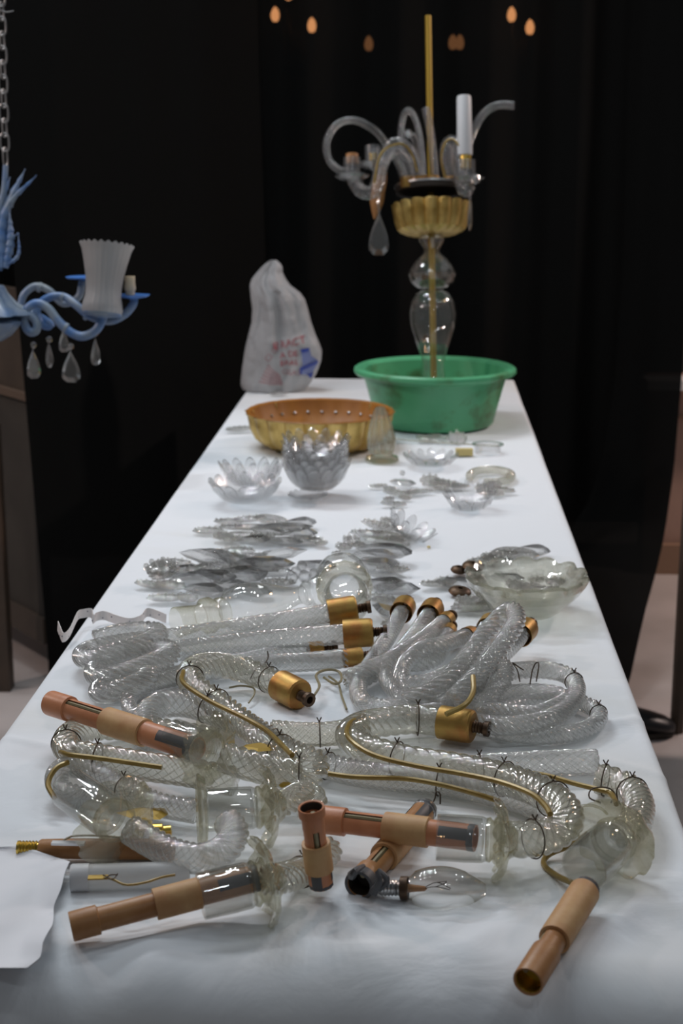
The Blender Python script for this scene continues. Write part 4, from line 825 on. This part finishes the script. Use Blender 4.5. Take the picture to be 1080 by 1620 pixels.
for k in range(6):
    place_dish(m_dish2, P(500, 776, 0.012) + np.array((0.0015*(k % 2)-0.001*k*0.5, 0.001*k, 0.0105*k)), (0.03*(k % 3-1), 0.02*((k+1) % 3-1), k*0.31),
        ('top dish of the tall stack of petal-edged glass dishes' if k == 5 else 'bottom large dish of the tall stack of petal-edged glass dishes' if k == 0 else ('', 'second', 'third', 'fourth', 'fifth')[k] + ' dish from the bottom of the tall stack of petal-edged glass dishes'), 'stacked petal-edged glass dishes')
place_dish(m_small, P(487, 795, 0.001), (0.0, 0.0, 0), 'small scalloped glass saucer at the foot of the dish stack')
m_flower = mk_mesh('petal_dish', dish_mesh(0.058, 0.024, 14, 0.7), M['dish'])
place_dish(m_flower, P(681, 737, 0.001), (0, 0, 0), 'low flower-shaped glass dish in front of the green basin', sc=1.0)
m_flower2 = mk_mesh('petal_dish', dish_mesh(0.056, 0.040, 11, 0.75), M['dish'])
place_dish(m_flower2, P(745, 803, 0.002), (0.18, -0.15, 0.3), 'chipped flower-shaped glass dish on the right below the glass ring', sc=0.9)
place_dish(m_flower2, P(640, 850, 0.006), (0.35, 0.35, 0.9), 'broken petal dish with a raised edge at the centre of the table', sc=0.8)
# cast glass bowl with uneven chunky rim
ybw = P(835, 985)[1] + 0.042; bw = np.array([at_y(832, 940, ybw)[0], ybw, TOP+0.001])
bo = thing('cast_glass_bowl', 'large thick cast glass bowl with jagged rim at the right table edge', 'bowl', bw)
def jag(t, r, s):
    n = 14; q = abs(math.cos(n*t/2)); e = max(0, (s-0.02)/0.045); j = 0.25*math.sin(3*t+1)+0.2*math.sin(7*t)
    return r*(1+0.10*e*(q-0.5)+0.02*e*j), s*(1+0.16*e*(q**0.5-0.6)+0.10*e*j)
part('bowl', lathe(bw, (0, 0, 1), [(0.001, 0.002), (0.042, 0.002), (0.050, 0.008), (0.060, 0.018), (0.072, 0.030), (0.080, 0.042), (0.084, 0.052), (0.0815, 0.056), (0.077, 0.052), (0.072, 0.042), (0.062, 0.032), (0.048, 0.018), (0.036, 0.012), (0.001, 0.012)], 126, mod=jag), M['bowlglass'], bo, False)
# upright ribbed glass piece beside the gold dish
ug = P(604, 733, 0.0) + np.array((0, 0.02, 0))
part_ = thing('ribbed_glass_cone', 'upright ribbed glass cone leaning beside the gilded dish', 'glass piece', ug)
part('cone', lathe(ug, (-0.05, 0.05, 1), [(0.024, 0.018), (0.028, 0.03), (0.027, 0.05), (0.022, 0.075), (0.014, 0.10), (0.009, 0.112), (0.006, 0.113), (0.010, 0.095)], 100, mod=lambda t, r, s: (r*(1+0.09*math.cos(10*t+s*30)), s)), M['bowlglass'], part_)
part('foot', lathe(ug, (0, 0, 1), [(0.001, 0.0), (0.032, 0.0), (0.035, 0.004), (0.033, 0.010), (0.022, 0.014), (0.024, 0.020), (0.001, 0.022)], 48), M['bowlglass'], part_)
# rings and little bits at the back
def torus_pts(px, py, rx, ry, h, t0=0, t1=2*math.pi, n=16): return [P(px+rx*math.cos(t), py-ry*math.sin(t), h) for t in np.linspace(t0, t1, n)]
o = rope('twisted_glass_ring', torus_pts(776, 753, 33, 10, 0.008, -1.9, 3.3), 0.015, M['rope_warm'], None)[0]; tag(o, 'open ring of twisted glass lying on the right near the basin', 'glass ring')
jr = thing('glass_collar', 'clear round glass collar in front of the green basin at the right', 'glass ring', P(771, 720))
part('wall', lathe(P(771, 716, 0.0), (0, 0, 1), [(0.026, 0.0), (0.028, 0.001), (0.028, 0.014), (0.034, 0.017), (0.034, 0.019), (0.026, 0.018), (0.026, 0.0)], 40), M['dish'], jr)
o = part('yellow_tag', box(P(734, 715, 0.008), (0.035, 0.015, 0.014), rz=0.1), M['card'], None, False); tag(o, 'small pale yellow block in front of the basin', 'block')
o = rope('glass_rod', H([(600, 690, 6), (640, 696, 6), (700, 700, 6), (790, 706, 14)]), 0.004, M['rope_warm'], None, lobes=6)[0]; tag(o, 'thin glass rod lying along the front of the basin', 'glass rod')

# ------------------------------------------------------------------ loose crystals
def ell(w, l, n=12): return [(w/2*math.cos(t), l/2*math.sin(t)) for t in np.linspace(0, 2*math.pi, n, endpoint=False)]
def leaf_ol(w, l, n=28): return [(w/2*(1+0.04*(k % 2))*math.copysign(abs(math.cos(t))**1.25, math.cos(t)), l/2*math.sin(t)) for k, t in enumerate(np.linspace(0, 2*math.pi, n, endpoint=False))]
def star_ol(r, n=8, d=0.16): return [(r*(1-d*(k % 2))*math.cos(math.pi*k/n), r*(1-d*(k % 2))*math.sin(math.pi*k/n)) for k in range(2*n)]
def spear_ol(w, l): return [(0, -l/2), (w/2, -l/2+w*0.9), (w*0.42, l/2-w*1.4), (0, l/2), (-w*0.42, l/2-w*1.4), (-w/2, -l/2+w*0.9)]
def beaded(ol, th, r, rows=3, m=None):
    mb = MB(); mb.add(*outline_solid(ol, th, ((0.8, 0.7), (0.4, 1.0)))); a = np.array(ol)
    for k in (0.82, 0.45):
        for q in (a*k)[::2]: beads(mb, [(q[0], q[1], th*0.9)], r)
    beads(mb, [(0, 0, th)], r*1.3); return mb.get()
CR = {
 'spear': (mk_mesh('crystal_spear', outline_solid(spear_ol(0.020, 0.088), 0.015, ((0.42, 1.0),)), M['crystal'], False), 'crystal_spear', 'long cut crystal spear'),
 'drop': (mk_mesh('crystal_drop', outline_solid(teardrop2(0.034, 0.066), 0.014, ((0.62, 1.0),)), M['crystal'], False), 'crystal_drop', 'flat cut crystal teardrop'),
 'big': (mk_mesh('crystal_drop', outline_solid(teardrop2(0.048, 0.084), 0.020, ((0.7, 0.7), (0.35, 1.0))), M['crystal'], False), 'crystal_drop', 'large cut crystal teardrop'),
 'leaf': (mk_mesh('crystal_leaf', beaded(leaf_ol(0.026, 0.056), 0.008, 0.0020), M['crystal_tex'], False), 'crystal_leaf', 'pressed crystal leaf with beaded surface'),
 'rose': (mk_mesh('crystal_rosette', beaded(star_ol(0.0145), 0.007, 0.0024), M['crystal_tex'], False), 'crystal_rosette', 'small crystal rosette'),
 'bead': (mk_mesh('crystal_bead', outline_solid(ell(0.013, 0.013, 8), 0.010, ((0.6, 1.0),)), M['crystal'], False), 'crystal_bead', 'small octagonal crystal bead'),
 'plate': (mk_mesh('crystal_plaque', outline_solid(ell(0.032, 0.060, 10), 0.008, ((0.8, 1.0),)), M['crystal_tex'], False), 'crystal_plaque', 'oval pressed crystal plaque'),
}
LAB = {}
def cr(kind, px, py, h, rz, where, sc=1.0, rx=0.0, ry=0.0, label=None, mat_=None):
    me, nm, desc = CR[kind]; o = bpy.data.objects.new(nm, me); COL.objects.link(o)
    o.location = tuple(P(px, py, h/1000 + 0.0012)); o.rotation_euler = (rx+rnd.uniform(-.10, .10), ry+rnd.uniform(-.12, .12), rz+rnd.uniform(-.15, .15)); o.scale = (sc, sc, sc)
    if label: tag(o, label, 'crystal')
    else:
        tag(o, None, 'crystal', {'leaf': 'crystal leaves', 'rose': 'crystal rosettes', 'spear': 'crystal spears', 'bead': 'crystal beads', 'plate': 'crystal plaques'}.get(kind, 'crystal drops') + ' ' + where)
        LAB.setdefault((kind, where), []).append((px, o))
    return o
# heap 1: far left heap, below the dishes
w = 'in the upper left heap of crystals'
for (k, x, y, h, rz, s, rx, ry) in [('leaf', 330, 843, 1, 1.45, 1.0, 0, 0), ('leaf', 362, 829, 1, 1.2, 1.1, 0, .1), ('leaf', 395, 825, 2, 1.7, 1.1, 0, 0), ('plate', 430, 826, 3, 1.4, 1.1, .1, 0), ('leaf', 372, 838, 10, 1.9, 1.0, .1, 0), ('plate', 400, 838, 11, 1.2, 1.1, 0, .1),
      ('rose', 352, 852, 3, .3, 1.2, 0, 0), ('rose', 366, 857, 3, .1, 1.3, 0, 0), ('drop', 470, 834, 2, 1.9, 1.0, 0, 0), ('plate', 385, 850, 4, 1.8, 1.0, 0, .1), ('leaf', 420, 856, 2, 1.4, 1.1, .1, 0), ('drop', 400, 860, 2, 1.6, .9, 0, 0),
      ('big', 430, 846, 10, 1.75, .9, 0, 0), ('leaf', 446, 838, 13, 1.9, 1.0, 0, 0), ('drop', 470, 848, 8, 1.7, 1.0, 0, 0), ('leaf', 478, 857, 2, 1.9, 1.0, 0, 0), ('drop', 450, 862, 1, 1.5, .9, 0, .1), ('rose', 498, 858, 2, 0, 1.0, 0, 0), ('rose', 508, 862, 2, 1, .8, 0, 0)]:
    cr(k, x, y, h, rz, w, s, rx, ry)
cr('spear', 455, 841, 20, 1.82, '', 1.0, 0, .2, 'long cut crystal spear lying on top of the upper left heap')
# heap 2
w = 'in the lower left heap of crystals'
for (k, x, y, h, rz, s, rx, ry) in [('leaf', 238, 928, 1, 1.4, .9, 0, 0), ('leaf', 262, 950, 1, 1.75, 1.0, 0, 0), ('rose', 296, 950, 1, .2, 1.1, 0, 0), ('leaf', 275, 895, 1, 1.5, 1.1, 0, 0), ('drop', 285, 912, 4, 2.1, 1.1, 0, 0), ('leaf', 270, 930, 4, .9, 1.1, 0, 0),
      ('plate', 300, 905, 10, 1.9, 1.0, 0, .1), ('big', 310, 925, 6, 1.6, 1.0, 0, 0), ('leaf', 320, 902, 13, 2.0, 1.0, 0, 0), ('drop', 345, 900, 8, 1.5, 1.0, 0, 0), ('plate', 335, 940, 2, 1.5, 1.1, 0, 0), ('drop', 320, 938, 14, 1.8, .9, 0, 0),
      ('leaf', 350, 882, 1, 1.6, 1.0, 0, 0), ('leaf', 375, 876, 1, 1.5, 1.1, 0, 0), ('leaf', 398, 884, 8, 1.3, 1.0, 0, 0), ('big', 375, 920, 6, 1.5, 1.1, 0, 0), ('drop', 360, 935, 2, 1.7, 1.0, 0, 0), ('drop', 395, 940, 2, 1.3, 1.0, 0, 0),
      ('plate', 415, 900, 3, 1.5, 1.0, 0, 0), ('drop', 430, 912, 3, 1.9, 1.0, 0, 0), ('leaf', 440, 925, 2, 1.5, 1.0, 0, 0), ('drop', 340, 918, 18, 1.3, 1.0, 0, 0), ('leaf', 365, 905, 16, 1.8, 1.0, 0, 0), ('rose', 258, 915, 8, .2, 1.5, 0, 0)]:
    cr(k, x, y, h, rz, w, s, rx, ry)
cr('rose', 256, 906, 14, .2, '', 1.9, .2, 0, 'round whitish crystal rosette at the left end of the lower left heap')
cr('big', 325, 890, 22, 1.95, '', 1.05, .15, -.25, 'large grey crystal teardrop lying on top of the lower left heap')
cr('big', 415, 905, 16, 1.45, '', 1.15, 0, .15, 'large ridged crystal teardrop at the right end of the lower left heap')
cr('spear', 440, 886, 8, 1.78, '', 1.15, 0, .3, 'long dark-faced crystal spear between the two left heaps')
cr('drop', 372, 895, 20, 1.9, '', 1.2, .5, -.2, 'pointed crystal with a bright ridge at the middle of the lower left heap')
# heap 3: between the stem piece and the centre
w = 'beside the domed glass piece'
for (k, x, y, h, rz, s, rx, ry) in [('bead', 468, 912, 1, 0, 1.4, 0, 0), ('bead', 482, 920, 1, .4, 1.6, 0, 0), ('bead', 462, 922, 1, .2, 1.6, 0, 0), ('bead', 478, 902, 1, .4, 1.4, 0, 0), ('bead', 495, 915, 1, .4, 1.4, 0, 0), ('drop', 500, 902, 1, 1.3, 1.0, 0, 0), ('drop', 588, 888, 1, 1.75, 1.2, 0, 0), ('drop', 590, 903, 1, 1.5, 1.2, 0, 0), ('spear', 608, 916, 1, 1.4, .8, 0, 0),
      ('plate', 600, 893, 8, 1.6, 1.1, 0, 0), ('leaf', 620, 905, 4, 1.8, 1.0, 0, 0), ('drop', 604, 932, 2, 1.4, 1.1, 0, 0), ('rose', 618, 925, 2, 1, 1.1, 0, 0), ('drop', 622, 940, 3, 1.9, 1.2, 0, 0), ('leaf', 600, 950, 1, 1.2, 1.0, 0, 0), ('rose', 640, 955, 1, 0, 1.0, 0, 0), ('plate', 615, 958, 3, 1.0, 1.0, 0, 0), ('drop', 610, 975, 1, .8, 1.0, 0, 0), ('leaf', 625, 988, 1, 2.2, .9, 0, 0)]:
    cr(k, x, y, h, rz, w, s, rx, ry)
cr('big', 606, 881, 10, 1.65, '', 1.05, 0, 0, 'flat crystal drop with a dark tip behind the domed glass piece')
# heap 4: centre
w = 'in the centre cluster'
for (k, x, y, h, rz, s, rx, ry) in [('rose', 545, 868, 1, 0, 1.1, 0, 0), ('rose', 556, 857, 2, .4, 1.1, 0, 0), ('rose', 568, 865, 2, .9, 1.0, 0, 0), ('rose', 534, 878, 1, .9, .7, 0, 0), ('leaf', 580, 848, 2, 1.6, 1.1, 0, 0), ('plate', 605, 850, 3, 1.7, 1.1, 0, 0), ('leaf', 600, 836, 8, 1.6, 1.2, .2, 0), ('plate', 612, 862, 1, 1.55, 1.3, 0, 0), ('leaf', 632, 856, 2, 1.9, 1.1, 0, 0), ('rose', 612, 826, 6, 1.9, .9, 0, 0)]:
    cr(k, x, y, h, rz, w, s, rx, ry)
# small bits near the back
w = 'in the scattered row below the flower dish'
for (k, x, y, h, rz, s, rx, ry) in [('leaf', 598, 771, 1, 1.6, .7, 0, 0), ('rose', 616, 776, 1, 0, .9, 0, 0), ('leaf', 628, 783, 1, 1.4, 1.0, 0, 0), ('rose', 640, 790, 1, 0, .9, 0, 0), ('leaf', 622, 800, 1, 1.7, .9, 0, 0), ('rose', 615, 792, 1, .5, .8, 0, 0), ('rose', 652, 782, 2, 0, 1.1, 0, 0), ('leaf', 668, 780, 1, 1.5, .8, 0, 0), ('rose', 680, 764, 5, 0, 1.4, .4, 0), ('rose', 694, 772, 2, .4, 1.5, 0, 0), ('leaf', 708, 768, 4, 1.6, 1.1, .2, 0), ('leaf', 724, 772, 2, 1.9, .9, 0, 0), ('drop', 636, 768, 1, 1.5, .8, 0, 0)]:
    cr(k, x, y, h, rz, w, s, rx, ry)
w = 'beside the chipped flower dish'
for (k, x, y, h, rz, s, rx, ry) in [('rose', 765, 776, 3, 0, 1.3, .3, 0), ('rose', 780, 770, 5, 0, 1.2, .3, 0), ('leaf', 790, 778, 2, 1.4, 1.1, .1, 0), ('leaf', 775, 784, 1, 1.7, 1.0, 0, 0)]:
    cr(k, x, y, h, rz, w, s, rx, ry)
w = 'in front of the basin'
for (k, x, y, h, rz, s, rx, ry) in [('rose', 670, 697, 2, 0, 1.3, 0, 0), ('rose', 685, 695, 3, 0, 1.3, 0, 0), ('leaf', 698, 698, 2, 1.5, 1.0, 0, 0), ('rose', 722, 697, 4, 0, 1.6, .5, 0)]:
    cr(k, x, y, h, rz, w, s, rx, ry)
cr('leaf', 379, 682, 2, 1.6, '', 1.2, 0, 0, 'crystal leaf lying left of the gilded dish')
cr('drop', 440, 626, 1, 1.5, '', .8, 0, 0, 'crystal drop lying behind the gilded dish near the bag')
cr('bead', 636, 752, 1, 0, '', .9, 0, 0, 'single crystal bead below the flower dish')
# pieces by the bowl
w = 'behind the cast glass bowl'
for (k, x, y, h, rz, s, rx, ry) in [('rose', 775, 888, 3, 0, 1.2, 0, 0), ('leaf', 790, 882, 4, 1.8, 1.1, 0, 0), ('plate', 815, 880, 3, 1.7, 1.3, .1, 0), ('drop', 840, 876, 4, 1.8, .9, 0, 0), ('leaf', 760, 892, 1, 2.0, 1.0, 0, 0), ('rose', 798, 890, 1, 0, 1.0, 0, 0)]:
    cr(k, x, y, h, rz, w, s, rx, ry)
w = 'between the brass caps and the bowl'
for (k, x, y, h, rz, s, rx, ry) in [('leaf', 690, 928, 1, 1.8, 1.0, 0, 0), ('rose', 706, 924, 2, 0, 1.2, 0, 0), ('drop', 722, 930, 1, 1.5, 1.0, 0, 0), ('rose', 738, 957, 1, 0, 1.3, 0, 0), ('leaf', 750, 965, 1, 1.3, 1.2, 0, 0), ('rose', 757, 955, 3, 0, 1.2, 0, 0), ('leaf', 735, 968, 1, 1.6, .8, 0, 0)]:
    cr(k, x, y, h, rz, w, s, rx, ry)
w = 'lying inside the cast glass bowl'
for (k, x, y, h, rz, s, rx, ry) in [('rose', 815, 930, 22, 0, 1.1, .2, 0), ('rose', 838, 934, 18, .4, 1.2, 0, 0), ('leaf', 860, 936, 20, 1.3, .9, 0, .1), ('rose', 880, 926, 26, 0, 1.2, 0, 0), ('drop', 800, 920, 24, 1.2, .8, 0, .2), ('rose', 850, 922, 22, 0, 1.0, 0, 0)]:
    cr(k, x, y, h, rz, w, s, rx, ry)
for (x, y, h, rr, lab) in ((725, 904, 5, .0125, 'dark bronze disc tucked behind the rim of the glass bowl'), (748, 898, 12, .017, 'brown metal washer leaning on the back of the glass bowl'), (727, 938, 3, .017, 'oval bronze cap lying left of the glass bowl')):
    q = P(x, y, h/1000); o = part('metal_disc', lathe(q, (0.1, -0.15, 1), [(rr*.2, 0), (rr*.9, 0), (rr, .002), (rr*.9, .005), (rr*.5, .008), (rr*.2, .008)], 28), M['bronze'], None, True, loc=q); tag(o, lab, 'metal disc')

SHORT = {'spear': 'crystal spear', 'drop': 'cut crystal teardrop', 'big': 'large crystal teardrop', 'leaf': 'beaded crystal leaf', 'rose': 'crystal rosette', 'bead': 'octagonal crystal bead', 'plate': 'oval crystal plaque'}
ORD = ['leftmost', 'second', 'third', 'fourth', 'fifth', 'sixth', 'seventh', 'eighth', 'ninth', 'tenth', 'eleventh', 'twelfth', 'thirteenth']
for (k, w_), lst in LAB.items():
    lst.sort(key=lambda q: q[0])
    for i, (_, o) in enumerate(lst):
        if len(lst) == 1: o['label'] = 'only ' + SHORT[k] + ' ' + w_
        else: o['label'] = ORD[i] + ' ' + SHORT[k] + (' from the left ' if 0 < i else ' ') + w_
# ------------------------------------------------------------------ paper strip, wires, crumbs
def ribbon(pts, w):
    c, s = spline(pts, 0.004); v = []
    for i, q in enumerate(c):
        v += [q + np.array((0, 0.0, w/2)) + np.array((0, .25*w, 0)), q - np.array((0, 0.0, w/2)) - np.array((0, .25*w, 0)), q - np.array((0, 0.0, w/2)) - np.array((-.0006, .25*w-.0006, 0)), q + np.array((0, 0, w/2)) + np.array((.0006, .25*w+.0006, 0))]
    return np.array(v), grid_faces(len(c), 4), c
pp = H([(91, 990, 16), (95, 1000, 14), (100, 1009, 12)]) + H([(110, 1000, 13), (122, 975, 18), (130, 971, 18), (144, 970, 17)]) + H([(147, 980, 12), (152, 976, 10), (165, 974, 9), (185, 981, 7), (205, 985, 7), (222, 980, 8), (232, 969, 10), (248, 973, 8), (262, 979, 6)])
rv = ribbon(pp, 0.011); o = part('paper_strip', rv[:2], M['paper'], None, True); tag(o, 'narrow white dotted paper strip curling over the left table edge', 'paper strip')
for k in range(6, len(rv[2])-2, 4):
    q = rv[2][k] + np.array((0, -.0022 - (.001 if k % 8 < 4 else -.0006), .003*(1 if k % 8 < 4 else -1))); 
    part('dot', box(q, (0.0018, 0.0006, 0.0018)), M['ink'], o, False)
WR = [('olive flex looped beside the large brass cap', H([(497, 1100, 14), (505, 1085, 16), (500, 1068, 16), (515, 1060, 15), (535, 1062, 12), (540, 1075, 10), (530, 1082, 8), (512, 1072, 8)]), 0.0017, 'wire_olive'),
      ('thin olive wire trailing down near the large brass cap', H([(520, 1070, 6), (535, 1082, 4), (540, 1100, 2), (548, 1122, 2)]), 0.0014, 'wire_olive'),
      ('thin twisted wire standing up from the scroll arms', H([(395, 1075, 10), (405, 1058, 22), (418, 1050, 30), (424, 1040, 34), (423, 1030, 40)]), 0.0008, 'wire'),
      ('pale wire loop inside the hook-shaped arm', H([(362, 1088, 4), (380, 1085, 6), (400, 1088, 8), (402, 1098, 8), (393, 1112, 4)]), 0.0012, 'wire_olive'),
      ('thin dark wire loop on the upper wide loop', H([(838, 1082, 26), (842, 1060, 36), (848, 1048, 44), (852, 1052, 42), (848, 1078, 30)]), 0.0008, 'wire'),
      ('thin dark wire coil on the right loops', H([(822, 1078, 30), (818, 1060, 36), (810, 1048, 40), (820, 1055, 40), (828, 1060, 38)]), 0.0008, 'wire'),
      ('short dark wire beside the middle candle tube', H([(682, 1275, 4), (688, 1262, 10), (690, 1252, 16), (696, 1256, 14), (696, 1272, 4)]), 0.0008, 'wire'),
      ('small dark wire hoop over the cord at the right edge', H([(950, 1270, 22), (932, 1262, 24), (936, 1248, 30), (960, 1246, 32), (972, 1256, 28), (966, 1270, 22)]), 0.0008, 'wire')]
for lab, pts, r, m_ in WR:
    c0 = pts[0]; o = part('wire', tube(pts, r, 6, 0.003)[:2], M[m_], None, True, loc=(c0[0], c0[1], TOP)); tag(o, lab, 'wire')
o = part('crumb', lathe(P(678, 867, 0), (0, 0, 1), [(0.0003, 0), (0.0035, .001), (0.003, .003), (0.0003, .004)], 6), M['card'], None, False); tag(o, 'tiny brown crumb on the cloth at the centre', 'crumb')
# folded gilt card scraps in the heap
for (x, y, h, s, rz, lab) in ((410, 1185, 34, .024, .5, 'dull brass leaf scrap poking out beside the centre hook arm'), (722, 1165, 6, .024, .2, 'brass cap lying half hidden under the large brass cap'), (232, 1290, 14, .03, .0, 'flat brass strip under the clear cup at the left'), (452, 1245, 30, .010, 1.0, 'small gilt shard on the middle drip pan')):
    q = P(x, y, h/1000); o = part('brass_scrap', outline_solid([(q[0]+s*math.cos(t+rz)*(1 if k % 2 else .7), q[1]+s*.5*math.sin(t+rz)) for k, t in enumerate(np.linspace(0, 6.28, 7)[:-1])], 0.004), M['rod'], None, False, )
    for vv in o.data.vertices: vv.co.z += q[2]
    tag(o, lab, 'brass piece')
o = tag(part('brass_ferrule', lathe(P(236, 1318, 0.018), unit(P(275, 1316, .018)-P(236, 1318, .018)), [(0.006, 0), (0.0085, 0), (0.0085, 0.012), (0.006, 0.013), (0.0065, 0.020), (0.001, 0.021)], 20), M['brass'], None, True), 'bright yellow brass ferrule showing beneath the S-shaped arm', 'brass piece')
